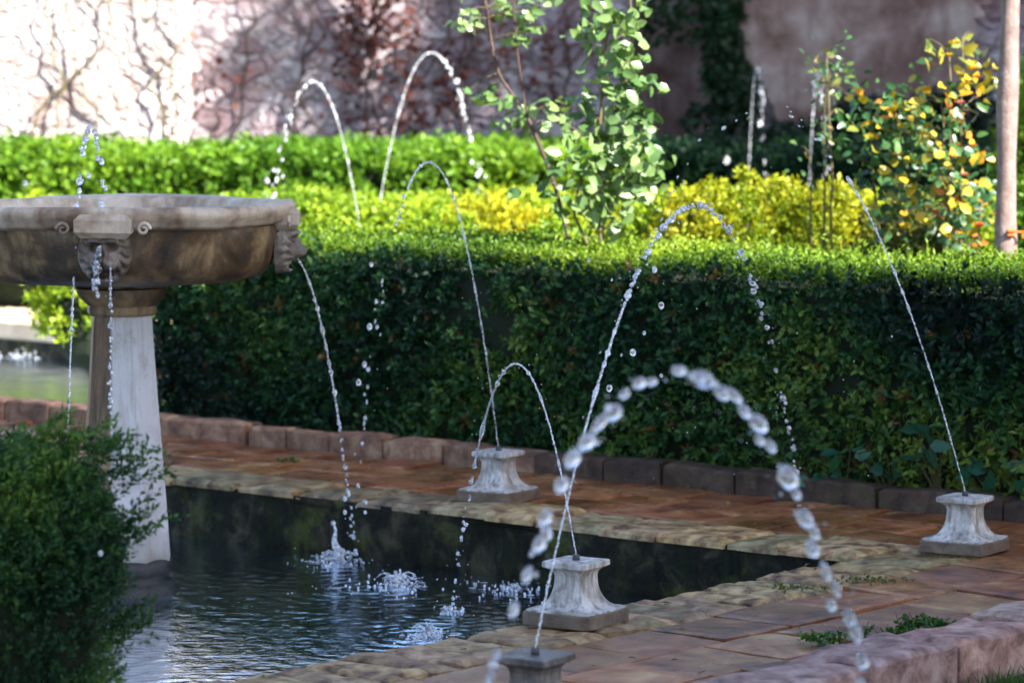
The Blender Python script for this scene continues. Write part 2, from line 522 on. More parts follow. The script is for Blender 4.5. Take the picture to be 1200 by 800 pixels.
# paving: individual slabs in one mesh, worn tops
def slab(mb, a0, a1, n0, n1, top, th, relief=.003, edge=.012, tint=None, nu=13, nv=9):
    g = .004
    a0 += g + random.uniform(0, .004); a1 -= g + random.uniform(0, .004); n0 += g + random.uniform(0, .004); n1 -= g + random.uniform(0, .004)
    u = np.concatenate([[0, .06], np.linspace(.12, .88, nu - 4), [.94, 1]]); v = np.concatenate([[0, .06], np.linspace(.15, .85, nv - 4), [.94, 1]]) if nv > 4 else np.linspace(0, 1, nv)
    U, Vv = np.meshgrid(u, v, indexing='ij')
    a = a0 + (a1 - a0) * U; n = n0 + (n1 - n0) * Vv
    de = np.minimum(np.minimum(a - a0, a1 - a), np.minimum(n - n0, n1 - n))
    z = top + random.uniform(-.004, .003) - edge * np.exp(-de / (edge * .8)) + random.uniform(-.01, .01) * (U - .5) + random.uniform(-.006, .006) * (Vv - .5)
    P = np.stack([a.ravel(), n.ravel(), z.ravel()], 1)
    P[:, 2] += relief * 1.9 * wnoise(P * [1, 1, 0], 30, random.randrange(9), 3)
    jx = .010 * wnoise(P, 26, 5, 3); jy = .010 * wnoise(P, 26, 6, 3)
    border = (de.ravel() < .001)
    P[:, 0] += jx * border; P[:, 1] += jy * border
    nu_, nv_ = len(u), len(v)
    Fc = []
    for i in range(nu_ - 1):
        for j in range(nv_ - 1):
            k = i * nv_ + j
            Fc.append([k, k + nv_, k + nv_ + 1, k + 1])
    ring = [i * nv_ for i in range(nu_)] + [(nu_ - 1) * nv_ + j for j in range(1, nv_)] + [i * nv_ + nv_ - 1 for i in range(nu_ - 2, -1, -1)] + [j for j in range(nv_ - 2, 0, -1)]
    base = len(P)
    low = P[ring].copy(); low[:, 2] = top - th
    P = np.vstack([P, low])
    R = len(ring)
    for q in range(R):
        r = (q + 1) % R
        Fc.append([ring[r], ring[q], base + q, base + r])
    if tint is None:
        t = random.uniform(.62, 1.15); tint = (t * random.uniform(.95, 1.08), t * random.uniform(.9, 1.05), t * random.uniform(.82, 1.08))
    mb.add(frv(P), [f[::-1] for f in Fc], tint)

mb = MB()
# coping bricks: end edge (along n) and back edge (along a)
W = .34
n = -6.0
while n < W:
    l = random.uniform(.13, .2); l = min(l, W - n) if W - n > .1 else W - n
    slab(mb, -W, .02 + random.uniform(-.025, .015), n, n + l, random.uniform(-.006,.006), .034, .004, .016); n += l
    if W - n < .01: break
a = 0.0
while a < 7:
    l = random.uniform(.24, .42)
    slab(mb, a, a + l, -.02 + random.uniform(-.015, .025), W, random.uniform(-.006,.006), .034, .004, .016); a += l
o = mb.build("coping", M['coping'], smooth=False); tag(o, kind="structure")
mb = MB()
KN = 1.16   # front of the back kerb
KA = -1.30  # pool side of the front kerb
n = W
row = 0
while n < KN - .02:
    w = min(.275, KN - n)
    a = KA + (row % 2) * -.15 - .1
    while a < 7.2:
        l = .30 + random.uniform(-.02, .02)
        slab(mb, max(a, KA), a + l, n, n + w, -.006, .06, .0012, .006) if a + l > KA + .05 else None
        a += l
    n += w; row += 1
a = -W
row = 0
while a > KA + .02:
    w = min(.32, a - KA)
    n = -6 - (row % 2) * .17
    while n < W - .01:
        l = min(.36 + random.uniform(-.02, .02), W - n)
        if l > .05: slab(mb, a - w, a, n, n + l, -.006, .06, .0012, .006)
        n += max(l, .05)
    a -= w; row += 1
o = mb.build("paving", M['tile']); tag(o, kind="structure")
sheet("paving_bed", [(KA - .3, 0, -6, KN + .1), (0, 7, 0, KN + .1)], -.045, M['soil'])

# kerbs
def kerb(name, a0, a1, n0, n1, along, hgt, mat, lo, hi, label):
    root_loc = fr((a0 + a1) / 2, (n0 + n1) / 2, 0)
    mb = MB()
    s, e = (a0, a1) if along == 'a' else (n0, n1)
    while s < e:
        l = random.uniform(lo, hi); off = random.uniform(-.012, .012); dz = random.uniform(-.008, .008)
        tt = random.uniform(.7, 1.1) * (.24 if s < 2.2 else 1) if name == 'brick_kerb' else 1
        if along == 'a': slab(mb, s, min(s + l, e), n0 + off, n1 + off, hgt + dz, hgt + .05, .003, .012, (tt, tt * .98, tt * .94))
        else: slab(mb, a0 + off, a1 + off, s, min(s + l, e), hgt + dz, hgt + .05, .005, .016)
        s += l
    return tag(mb.build(name, mat, loc=root_loc), label, "kerb")
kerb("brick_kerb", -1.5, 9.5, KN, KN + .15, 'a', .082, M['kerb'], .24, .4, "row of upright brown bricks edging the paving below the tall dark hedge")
kerb("stone_kerb", KA - .27, KA, -6.0, KN - .02, 'n', .10, M['kerb_pink'], .42, .62, "rounded pinkish stone kerb in the lower right corner beside the terracotta paving")
kerb("pool_rim", 5.6, 14, P2[3], P2[3] + .9, 'a', .10, M['pale_edge'], .8, 1.2, "pale cream stone edge on the far side of the sunlit pool at left")

# ------------------------------------------------------------------ leaves
def leaves(P, T, Nn, Ls, Ws, fold=.18, big=False):
    """returns verts, tri faces, verts per leaf"""
    T = T / (np.linalg.norm(T, axis=1)[:, None] + 1e-9)
    S = np.cross(T, Nn); S /= np.linalg.norm(S, axis=1)[:, None] + 1e-9
    Nn = np.cross(S, T)
    L = Ls[:, None]; Wd = Ws[:, None]
    k = len(P)
    if not big:
        V = np.stack([P, P + T * L * .45 + S * Wd / 2 + Nn * Wd * fold, P + T * L, P + T * L * .45 - S * Wd / 2 + Nn * Wd * fold], 1)
        base = np.arange(k)[:, None] * 4
        Fc = np.concatenate([base + np.array([[0, 2, 1]]), base + np.array([[0, 3, 2]])], 0)
        return V.reshape(-1, 3), Fc, 4
    droop = Nn * L * -.12
    V = np.stack([P, P + T * L * .3, P + T * L * .68 + droop * .4, P + T * L + droop,
                  P + T * L * .28 + S * Wd * .46 + Nn * Wd * fold, P + T * L * .66 + S * Wd * .4 + Nn * Wd * fold + droop * .4,
                  P + T * L * .28 - S * Wd * .46 + Nn * Wd * fold, P + T * L * .66 - S * Wd * .4 + Nn * Wd * fold + droop * .4], 1)
    base = np.arange(k)[:, None] * 8
    pat = [[0, 1, 4], [1, 2, 5], [1, 5, 4], [2, 3, 5], [0, 6, 1], [1, 6, 7], [1, 7, 2], [2, 7, 3]]
    Fc = np.concatenate([base + np.array([p]) for p in pat], 0)
    return V.reshape(-1, 3), Fc, 8

def sprigs(O, D, k, length, ls, lw, colf, spread=.9, seed=0, big=False, flat_up=.3):
    """k leaves along each short shoot from origin O in direction D"""
    r = np.random.default_rng(seed)
    n = len(O)
    D = D / (np.linalg.norm(D, axis=1)[:, None] + 1e-9)
    Ln = length * r.uniform(.5, 1.3, n)
    t = (np.arange(k) + .5) / k
    P = O[:, None, :] + D[:, None, :] * (Ln[:, None, None] * t[None, :, None])
    P = P.reshape(-1, 3)
    DD = np.repeat(D, k, 0)
    R = r.normal(size=(n * k, 3))
    R -= (R * DD).sum(1)[:, None] * DD
    R /= np.linalg.norm(R, axis=1)[:, None] + 1e-9
    T = DD * .6 + R * spread
    Nn = np.cross(T, r.normal(size=T.shape)) * (1 - flat_up) + UP * flat_up + DD * .4
    L = ls * r.uniform(.6, 1.25, n * k); W_ = lw * r.uniform(.7, 1.2, n * k)
    V, Fc, m = leaves(P, T, Nn, L, W_, big=big)
    c = colf(P, np.repeat(r.uniform(0, 1, n), k), r.uniform(0, 1, n * k))
    return V, Fc, np.repeat(c, m, 0)

def palette(cols, seed, sc=3.0, contrast=.9, dead=0.0):
    cols = np.array(cols)
    def f(P, rs, rl):
        x = .5 + .35 * wnoise(P, sc, seed, 3) * contrast + .35 * (rs - .5) + .2 * (rl - .5)
        x = np.clip(x, 0, .9999) * (len(cols) - 1)
        i = x.astype(int); fr_ = (x - i)[:, None]
        c = (cols[i] * (1 - fr_) + cols[i + 1] * fr_) * (0.85 + .3 * rl)[:, None]
        if dead: c[rs > 1 - dead] = np.array([.16, .09, .03])
        return c
    return f

def join_np(parts):
    Vs, Fs, Cs = [], [], []; off = 0
    for V, Fc, c in parts:
        Vs.append(V); Fs.append(Fc + off); Cs.append(c); off += len(V)
    return np.vstack(Vs), np.vstack(Fs), np.vstack(Cs)

def box_samples(x0, x1, y0, y1, z1, dens, faces, seed, z0=0.0, bulge=.03, inset=.03):
    """shoot origins on the faces of a box in a frame (x along, y across); returns P (frame), D (frame)"""
    r = np.random.default_rng(seed)
    Ps, Ds = [], []
    for fc in faces:
        if fc == 'front': A = (x1 - x0) * (z1 - z0)
        elif fc == 'back': A = (x1 - x0) * (z1 - z0)
        elif fc == 'top': A = (x1 - x0) * (y1 - y0)
        else: A = (y1 - y0) * (z1 - z0)
        n = int(A * dens)
        u, v = r.uniform(0, 1, n), r.uniform(0, 1, n)
        dep = inset * r.uniform(0, 2.2, n)
        if fc == 'front': P = np.stack([x0 + u * (x1 - x0), y0 + dep, z0 + v * (z1 - z0)], 1); D = np.array([0, -1, .25])
        elif fc == 'back': P = np.stack([x0 + u * (x1 - x0), y1 - dep, z0 + v * (z1 - z0)], 1); D = np.array([0, 1, .25])
        elif fc == 'top': P = np.stack([x0 + u * (x1 - x0), y0 + v * (y1 - y0), z1 - dep], 1); D = np.array([0, 0, 1.])
        elif fc == 'left': P = np.stack([x1 - dep, y0 + u * (y1 - y0), z0 + v * (z1 - z0)], 1); D = np.array([1, 0, .25])
        else: P = np.stack([x0 + dep, y0 + u * (y1 - y0), z0 + v * (z1 - z0)], 1); D = np.array([-1, 0, .25])
        b = bulge * wnoise(P, 5, seed + 3, 3)
        P = P + D * b[:, None]
        Ps.append(P); Ds.append(D + r.normal(size=(n, 3)) * .55)
    return np.vstack(Ps), np.vstack(Ds)

def frdir(D):
    return D[:, :1] * AX + D[:, 1:2] * NX + D[:, 2:3] * UP

# --- the tall clipped hedge behind the pool
HZ = .90
shaded_face_pal = palette([(.003, .015, .012), (.008, .034, .020), (.022, .085, .032), (.06, .15, .035), (.22, .30, .05)], 21, 3.4, 1.7, .02)  # front face: shade put into darker leaf colours
sunlit_top_pal = palette([(.03, .09, .012), (.08, .17, .014), (.16, .26, .016), (.28, .36, .02)], 22, 2.5)  # top of the same hedge: sunlight put into brighter leaf colours
def hedge1():
    a0, a1, n0, n1 = -1.2, 5.05, KN + .17, KN + 1.15
    Pf, Df = box_samples(a0, a1, n0, n1, HZ, 1100, ['front', 'left'], 31, .02, .05, .045)
    keep = wnoise(Pf, 7, 36, 3) < .78
    Pf, Df = Pf[keep], Df[keep]
    g1 = sprigs(frv(Pf), frdir(Df), 8, .065, .040, .020, shaded_face_pal, .9, 41)
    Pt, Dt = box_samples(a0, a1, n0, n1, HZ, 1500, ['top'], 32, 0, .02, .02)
    g2 = sprigs(frv(Pt), frdir(Dt), 8, .065, .028, .014, lambda P, s, l: sunlit_top_pal(P, s, l), .8, 42)
    r = np.random.default_rng(44)
    Pu = np.stack([r.uniform(a0, a1, 260), r.uniform(n0, n1, 260), HZ - r.uniform(0, .03, 260)], 1)
    g3 = sprigs(frv(Pu), r.normal(size=(260, 3)) * .3 + UP, 12, .12, .028, .013, sunlit_top_pal, .7, 45)
    Pv = np.stack([r.uniform(a0, a1, 200), n0 + r.uniform(-.01, .03, 200), r.uniform(.1, HZ, 200)], 1)
    g4 = sprigs(frv(Pv), frdir(np.tile([0, -1, .5], (200, 1)) + r.normal(size=(200, 3)) * .5), 10, .10, .036, .018, shaded_face_pal, .8, 46)
    V, Fc, c = join_np([g1, g2, g3, g4])
    loc = fr((a0 + a1) / 2, (n0 + n1) / 2, 0)
    root = empty("hedge", loc, "long clipped hedge with dark shaded face and bright top, behind the brick kerb", "hedge")
    mesh_obj("foliage", V, Fc, M['leaf'], root, cols=c)
    bV, bF = box(fr((a0 + a1) / 2, (n0 + n1) / 2, (HZ - .07) / 2), a1 - a0 - .14, n1 - n0 - .14, HZ - .07, FRAME_ROT)
    mesh_obj("branches", bV, bF, M['core'], root)
hedge1()

def world_hedge(name, X0, X1, Y0, Y1, Z, dens, k, sl, ls, lw, pal, seed, label, faces=('front', 'top'), bulge=.05, z0=0, cat="hedge", trans='leaf', slot_hole=None):
    P, D = box_samples(X0, X1, Y0, Y1, Z, dens, faces, seed, z0, bulge, bulge)
    V, Fc, c = sprigs(P, D, k, sl, ls, lw, pal, .85, seed + 1)
    root = empty(name, ((X0 + X1) / 2, (Y0 + Y1) / 2, 0), label, cat)
    mesh_obj("foliage", V, Fc, M[trans], root, cols=c)
    bV, bF = box(((X0 + X1) / 2, (Y0 + Y1) / 2, (Z - 2 * bulge + z0) / 2), X1 - X0 - .2, Y1 - Y0 - .3, Z - 2 * bulge - z0)
    mesh_obj("branches", bV, bF, M['core'], root)
    return root

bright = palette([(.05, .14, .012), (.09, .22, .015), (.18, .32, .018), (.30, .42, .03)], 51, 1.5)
lime = palette([(.08, .18, .012), (.18, .30, .015), (.32, .42, .02), (.5, .52, .03)], 52, 1.5)
yellow = palette([(.14, .22, .012), (.36, .38, .02), (.58, .52, .025), (.72, .58, .03)], 53, 3)
darkp = palette([(.004, .012, .006), (.010, .03, .012), (.02, .06, .02)], 54, 2)
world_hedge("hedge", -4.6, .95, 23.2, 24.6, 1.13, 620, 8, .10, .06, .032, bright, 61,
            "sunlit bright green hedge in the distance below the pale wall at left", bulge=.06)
world_hedge("hedge", 1.0, 4.6, 23.4, 24.6, 1.13, 500, 8, .10, .06, .032, palette([(.01, .04, .02), (.02, .07, .025), (.04, .10, .03)], 55, 2), 63,  # right part of the far hedge, shade painted into darker leaves
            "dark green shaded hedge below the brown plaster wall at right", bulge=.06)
world_hedge("hedge", -1.75, 2.9, 19.6, 20.8, .92, 700, 8, .08, .045, .025, lime, 65,
            "lower lime green hedge inside the flower bed, between the front hedge and the far hedge", faces=('front', 'top', 'left', 'right'), bulge=.05)

# --- rounded shrubs
def shrub(name, c, rx, ry, h, nspr, k, sl, ls, lw, pal, seed, label, cat="shrub", mat='leaf', group=None, core=True, big=False, upb=.5):
    r = np.random.default_rng(seed)
    d = r.normal(size=(nspr, 3)); d[:, 2] = np.abs(d[:, 2]) * 1.0 - .15
    d /= np.linalg.norm(d, axis=1)[:, None]
    rad = (r.uniform(.55, 1, nspr) ** .5)
    rad = rad * (1 + .18 * wnoise(d * 1.0, 3.2, seed, 3))
    P = d * rad[:, None] * np.array([rx, ry, h * .55]) + np.array([0, 0, h * .45])
    P[:, 2] = np.maximum(P[:, 2], .01)
    P += np.asarray(c)
    D = d + UP * upb + r.normal(size=(nspr, 3)) * .4
    V, Fc, cc = sprigs(P, D, k, sl, ls, lw, pal, .85, seed + 1, big)
    root = empty(name, c, label, cat, group)
    mesh_obj("foliage", V, Fc, M[mat], root, cols=cc)
    mb = MB()
    for q in range(9):
        a = r.uniform(0, 6.28); e = np.array([math.cos(a) * rx * .6, math.sin(a) * ry * .6, h * r.uniform(.6, .9)])
        t = np.linspace(0, 1, 6)[:, None]
        pts = np.asarray(c) + e * t + np.array([0, 0, 1]) * np.sin(t * 3) * .03
        mb.add(*tube(pts, np.linspace(.012, .003, 6), 5))
    mb.build("stem", M['bark'], root, smooth=True)
    if core:
        bV, bF = blob(np.asarray(c) + [0, 0, h * .42], .72, 16, 10, (rx, ry, h * .5), jit=.06)
        bV[:, 2] = np.maximum(bV[:, 2], 0)
        mesh_obj("branches", bV, bF, M['core'], root)
    return root

# bed behind the tall hedge: lime to yellow shrubs
def bed():
    spec = [  # px, top py, Y, rx, palette, label
        (395, 247, 17.6, .38, lime, "lime green shrub right behind the hedge, just right of the stone basin"),
        (500, 240, 17.3, .38, lime, "yellow-green shrub under the leftmost fountain arc behind the hedge"),
        (590, 215, 18.2, .40, yellow, "yellowing shrub behind the hedge, left of the climbing rose"),
        (655, 262, 16.9, .3, bright, "green shrub at the left foot of the climbing rose"),
        (775, 214, 17.4, .32, lime, "pale green shrub just right of the climbing rose"),
        (842, 207, 17.0, .36, yellow, "bright yellow shrub in the middle of the bed right of the climbing rose"),
        (915, 198, 17.3, .38, yellow, "tallest bright yellow shrub in the bed, below the twin thin fountain jets"),
        (985, 212, 17.0, .34, yellow, "bright yellow shrub beside the orange-leaved roses"),
        (1075, 222, 16.4, .34, palette([(.02, .05, .02), (.06, .10, .02), (.2, .2, .03)], 57, 4), "dark green shrub under the orange-leaved roses left of the post"),
    ]
    for i, (px, py, Y, rx, pal, lab) in enumerate(spec):
        p = at(px, py + 12, Y)
        pal_ = pal
        shrub("bedding_shrub", (p[0], p[1], 0), rx, .34, p[2], 1100, 8, .075, .038, .022, pal_, 100 + i, lab, mat='leaf_yellow' if pal is yellow else 'leaf', group="shrubs in the flower bed")
bed()
shrub("shrub", (-3.35, 23.0, 0), .5, .35, .75, 500, 8, .12, .08, .05, lime, 130, "sunlit yellow-green shrub seen beneath the left side of the basin", group="shrubs beyond the far pool")
shrub("shrub", (-2.75, 23.0, 0), .4, .35, .6, 500, 8, .12, .08, .05, bright, 131, "sunlit green shrub between the far pool edge and the fountain column", group="shrubs beyond the far pool")
p = gp(88, 400, 0)
shrub("shrub", (-2.36, 18.6, 0), .3, .3, .75, 500, 8, .09, .05, .03, lime, 132, "small yellow-green shrub beside the far pool, touching the left of the fountain column")
# right edge greenery beyond the post
shrub("shrub", (at(1215, 200, 17.5)[0], 17.5, 0), .16, .3, 1.15, 420, 8, .08, .05, .028, bright, 133, "light green shrub at the right edge of the picture behind the post")
shrub("shrub", (at(1215, 60, 22.)[0], 22.0, 0), .26, .4, 1.75, 600, 8, .1, .06, .03, bright, 134, "taller light green bush far behind the post at the right edge")

# foreground shrub, near left
def foreground():
    pal = palette([(.008, .03, .02), (.022, .075, .032), (.06, .15, .035), (.18, .30, .04)], 71, 9, 1.3)
    c = np.array([-1.41, 8.6, 0])
    root = empty("box_shrub", c, "dark green small-leaved shrub close up in the lower left corner, hiding the fountain column", "shrub")
    parts = []
    r = np.random.default_rng(72)
    n = 15000
    d = r.normal(size=(n, 3)); d[:, 2] = np.abs(d[:, 2]); d /= np.linalg.norm(d, axis=1)[:, None]
    rad = r.uniform(.45, 1, n) ** .6 * (1 + .14 * wnoise(d, 4, 73, 3))
    d = np.sign(d) * np.abs(d) ** .72
    P = d * rad[:, None] * np.array([.39, .28, .43]) + np.array([0, 0, .36])
    low = r.uniform(0, 1, n) < .35
    P[low, 2] = r.uniform(.0, .45, low.sum())
    P = P + c
    D = d + UP * .55 + r.normal(size=(n, 3)) * .35
    parts.append(sprigs(P, D, 10, .055, .017, .0075, pal, .8, 74))
    # long shoots towards the column
    for px, py, L in ((128, 520, .1), (150, 548, .13), (158, 612, .12), (60, 505, .08), (95, 515, .09), (150, 735, .12)):
        q = at(px - 18, py + 12, 8.5)
        m = 22
        O = np.tile(q, (m, 1)) + r.normal(size=(m, 3)) * .02
        DD = np.tile(np.array([.7, 0, .45]), (m, 1)) + r.normal(size=(m, 3)) * .22
        parts.append(sprigs(O, DD, 14, L, .022, .010, pal, .7, int(px)))
    V, Fc, cc = join_np(parts)
    mesh_obj("foliage", V, Fc, M['leaf'], root, cols=cc)
    bV, bF = blob(c + [0, 0, .36], 1, 20, 12, (.33, .24, .37), jit=.05); bV[:, 2] = np.maximum(bV[:, 2], 0)
    mesh_obj("branches", bV, bF, M['core'], root)
    mb = MB()
    for q in range(10):
        a = r.uniform(0, 6.28); e = np.array([math.cos(a) * .2, math.sin(a) * .2, r.uniform(.4, .7)])
        t = np.linspace(0, 1, 6)[:, None]
        mb.add(*tube(c + e * t, np.linspace(.01, .003, 6), 5))
    mb.build("stem", M['bark'], root)
foreground()

# ------------------------------------------------------------------ roses
def leafset(pts, n_each, spreadr, ls, lw, pal, seed, mat='leaf_gloss', droop=.2):
    r = np.random.default_rng(seed)
    P = np.repeat(np.asarray(pts), n_each, 0) + r.normal(size=(len(pts) * n_each, 3)) * spreadr
    T = r.normal(size=P.shape) * [1, .8, .6]; T[:, 2] -= droop
    Nn = r.normal(size=P.shape) * .6 + UP * .6 + np.array([.5, -.7, 0])
    V, Fc, m = leaves(P, T, Nn, ls * r.uniform(.6, 1.2, len(P)), lw * r.uniform(.7, 1.15, len(P)), .12, True)
    c = pal(P, r.uniform(0, 1, len(P)), r.uniform(0, 1, len(P)))
    return V, Fc, np.repeat(c, m, 0)

palrose = palette([(.03, .09, .03), (.09, .18, .05), (.18, .28, .09), (.32, .41, .17)], 81, 8)
palgreen = palette([(.02, .07, .03), (.04, .12, .04), (.10, .20, .05)], 82, 8)
def curve_px(pts, Y, n=30):
    P = np.array([at(x, y, Y + (dy[0] if dy else 0)) for x, y, *dy in pts])
    t = np.linspace(0, 1, len(P)); tt = np.linspace(0, 1, n)
    Q = np.stack([np.interp(tt, t, P[:, i]) for i in range(3)], 1)
    k = np.ones(3) / 3
    S = Q.copy()
    for i in range(3): S[1:-1, i] = np.convolve(Q[:, i], k, 'valid')
    return S

def rose_main():
    Y = 15.1
    base = at(722, 300, Y); base[2] = 0
    root = empty("climbing_rose", base, "tall climbing rose with large pale green sunlit leaves rising above the hedge in the middle", "rose")
    s1 = curve_px([(724, 560), (706, 330), (702, 250), (700, 180), (705, 120), (710, 60), (714, 0), (718, -60)], Y)
    s2 = curve_px([(712, 470), (704, 300), (708, 200), (722, 140), (735, 90), (740, 20), (735, -50)], Y + .1)
    s3 = curve_px([(705, 470), (690, 290), (672, 250), (680, 210)], Y)
    for s in (s1, s2, s3):
        V, Fc = tube(s, np.linspace(.011, .005, len(s)), 7); mesh_obj("stem", V, Fc, M['cane'], root, smooth=True)
    r = np.random.default_rng(5)
    centers = []
    for px, py, n in ((700, 20, 5), (728, 30, 6), (745, 45, 5), (690, 30, 4), (738, 75, 6), (700, 55, 3), (745, 100, 7), (730, 120, 7), (715, 95, 4), (690, 100, 4),
                      (740, 140, 7), (720, 160, 7), (752, 160, 6), (700, 150, 4), (690, 128, 4), (745, 185, 8), (725, 195, 8), (765, 190, 5), (700, 200, 6), (685, 190, 4),
                      (735, 215, 8), (710, 225, 7), (755, 220, 6), (690, 235, 5), (725, 245, 6), (700, 255, 5), (660, 185, 3), (655, 130, 3), (672, 160, 3), (745, 12, 4), (670, 215, 4), (665, 245, 4), (640, 215, 3)):
        for _ in range(int(n * 1.2)):
            centers.append(at(px + r.normal() * 10, py + r.normal() * 9, Y + r.normal() * .11))
    V, Fc, c = leafset(centers, 3, .024, .076, .054, palrose, 83)
    mesh_obj("foliage", V, Fc, M['leaf_gloss'], root, cols=c)
    # twigs joining leaves to the stems
    mb = MB()
    for q in centers[::3]:
        i = np.argmin(np.linalg.norm(s1 - q + [0, 0, .08], axis=1))
        mb.add(*tube(np.array([s1[i], (s1[i] + q) / 2 + [0, 0, .015], q]), [.003, .002, .0015], 4))
    tag(mb.build("twig", M['cane'], root), kind="stuff")
rose_main()
def rose_left():
    Y = 15.6
    base = at(650, 300, Y); base[2] = 0
    root = empty("climbing_rose", base, "thin leaning rose shoot with sparse leaf clusters, left of the tall climbing rose", "rose")
    s1 = curve_px([(690, 520), (672, 300), (650, 215), (632, 170), (620, 140), (598, 108), (582, 85), (574, 40), (568, 0), (560, -60)], Y)
    V, Fc = tube(s1, np.linspace(.011, .007, len(s1)), 7); mesh_obj("stem", V, Fc, M['bark'], root, smooth=True)
    s2 = curve_px([(618, 140), (610, 90), (605, 50), (600, -20)], Y - .1, 14)
    V, Fc = tube(s2, np.linspace(.005, .003, len(s2)), 7); mesh_obj("stem", V, Fc, M['bark'], root, smooth=True)
    r = np.random.default_rng(6)
    centers = []
    for px, py, n in ((535, 18, 5), (550, 8, 3), (560, 25, 4), (590, 12, 6), (605, 22, 4), (620, 12, 5), (628, 30, 4), (608, 40, 4), (630, 48, 3), (640, 5, 3),
                      (565, 103, 5), (580, 118, 4), (600, 122, 3), (560, 120, 3), (602, 143, 6), (590, 138, 3), (612, 128, 3), (628, 134, 3), (650, 128, 3)):
        for _ in range(n):
            centers.append(at(px + r.normal() * 8, py + r.normal() * 6, Y + r.normal() * .08))
    V, Fc, c = leafset(centers, 2, .014, .066, .046, palrose, 84)
    mesh_obj("foliage", V, Fc, M['leaf_gloss'], root, cols=c)
    mb = MB()
    for q in centers[::3]:
        i = np.argmin(np.linalg.norm(s1 - q, axis=1))
        mb.add(*tube(np.array([s1[i], (s1[i] + q) / 2 + [0, 0, .015], q]), [.003, .002, .0015], 4))
    tag(mb.build("twig", M['cane'], root), kind="stuff")
rose_left()

orangep = palette([(.02, .06, .03), (.06, .12, .03), (.30, .28, .03), (.60, .44, .03), (.65, .3, .03), (.45, .10, .04)], 85, 9, 1.7)
def bush_rose(base_px, Y, clumps, lab, seed, pal=orangep, stems=5, ls=.05):
    base = at(base_px, 300, Y); base[2] = 0
    root = empty("rose_bush", base, lab, "rose")
    r = np.random.default_rng(seed)
    centers = []
    for px, py, n in clumps:
        for _ in range(n): centers.append(at(px + r.normal() * 9, py + r.normal() * 9, Y + r.normal() * .13))
    tips = [at(clumps[i][0], clumps[i][1], Y) for i in np.linspace(0, len(clumps) - 1, stems).astype(int)]
    ss = []
    for tp in tips:
        t = np.linspace(0, 1, 12)[:, None]
        b = base + np.array([r.normal() * .05, r.normal() * .05, 0])
        s = b * (1 - t) + tp * t; s[:, 0] += np.sin(t[:, 0] * np.pi) * (tp[0] - b[0]) * .25; s[:, :2] += r.normal(size=(12, 2)) * .006
        V, Fc = tube(s, np.linspace(.009, .004, 12), 6); mesh_obj("stem", V, Fc, M['cane'], root, smooth=True)
        ss.append(s)
    S = np.vstack(ss)
    V1 = leafset(centers, 1, .012, ls, ls * .65, pal, seed + 1, droop=.05)
    ctr = np.array(centers); lowc = ctr[ctr[:, 2] < np.median(ctr[:, 2]) + .25]
    V2 = leafset(lowc, 2 if len(centers) < 60 else 3, .07, ls * .8, ls * .5, palgreen, seed + 2, droop=.1)
    V, Fc, c = join_np([V1, V2])
    mesh_obj("foliage", V, Fc, M['leaf_gloss'], root, cols=c)
    mb = MB()
    for q in centers[::4]:
        i = np.argmin(np.linalg.norm(S - q, axis=1))
        mb.add(*tube(np.array([S[i], (S[i] + q) / 2 + [0, 0, .015], q]), [.003, .002, .0015], 4))
    tag(mb.build("twig", M['cane'], root), kind="stuff")
    return root, centers
bush_rose(970, 16.2, [(968, 62, 4), (955, 82, 5), (975, 75, 6), (985, 88, 5), (995, 95, 3), (972, 100, 4), (980, 118, 4), (968, 130, 4), (972, 165, 5), (958, 170, 4), (950, 180, 3)],
          "slender rose shoot with a small tuft of leaves beside the thin jet at right", 91, palette([(.04, .1, .03), (.12, .2, .05), (.3, .2, .08)], 86, 9, 1.6), 3)
rr, cen = bush_rose(1120, 15.9, [(1128, 45, 3), (1135, 60, 5), (1122, 62, 6), (1150, 75, 5), (1140, 85, 7), (1130, 95, 5), (1112, 65, 3), (1095, 60, 4), (1082, 62, 3), (1158, 95, 5), (1150, 105, 5), (1115, 100, 4), (1105, 120, 4),
          (1135, 120, 3), (1120, 130, 4), (1080, 115, 4), (1060, 120, 5), (1040, 120, 5), (1020, 122, 4), (1005, 128, 4), (1045, 135, 5), (1070, 140, 5), (1090, 150, 5), (1030, 150, 4), (1050, 160, 6), (1075, 165, 7), (1010, 145, 3),
          (1090, 175, 7), (1060, 185, 7), (1035, 175, 5), (1110, 185, 6), (1130, 170, 5), (1145, 190, 6), (1010, 185, 5), (1050, 205, 7), (1080, 205, 8), (1110, 215, 8), (1140, 215, 8), (1065, 225, 8), (1095, 235, 7), (1130, 240, 7),
          (1030, 215, 5), (1150, 235, 6), (1035, 240, 5), (1075, 250, 7), (1115, 258, 6), (1150, 260, 6), (1060, 262, 5), (1090, 272, 5), (1135, 275, 5)],
          "leggy rose bush with yellow, orange and green leaves left of the wooden post", 93, orangep, 9, .078)
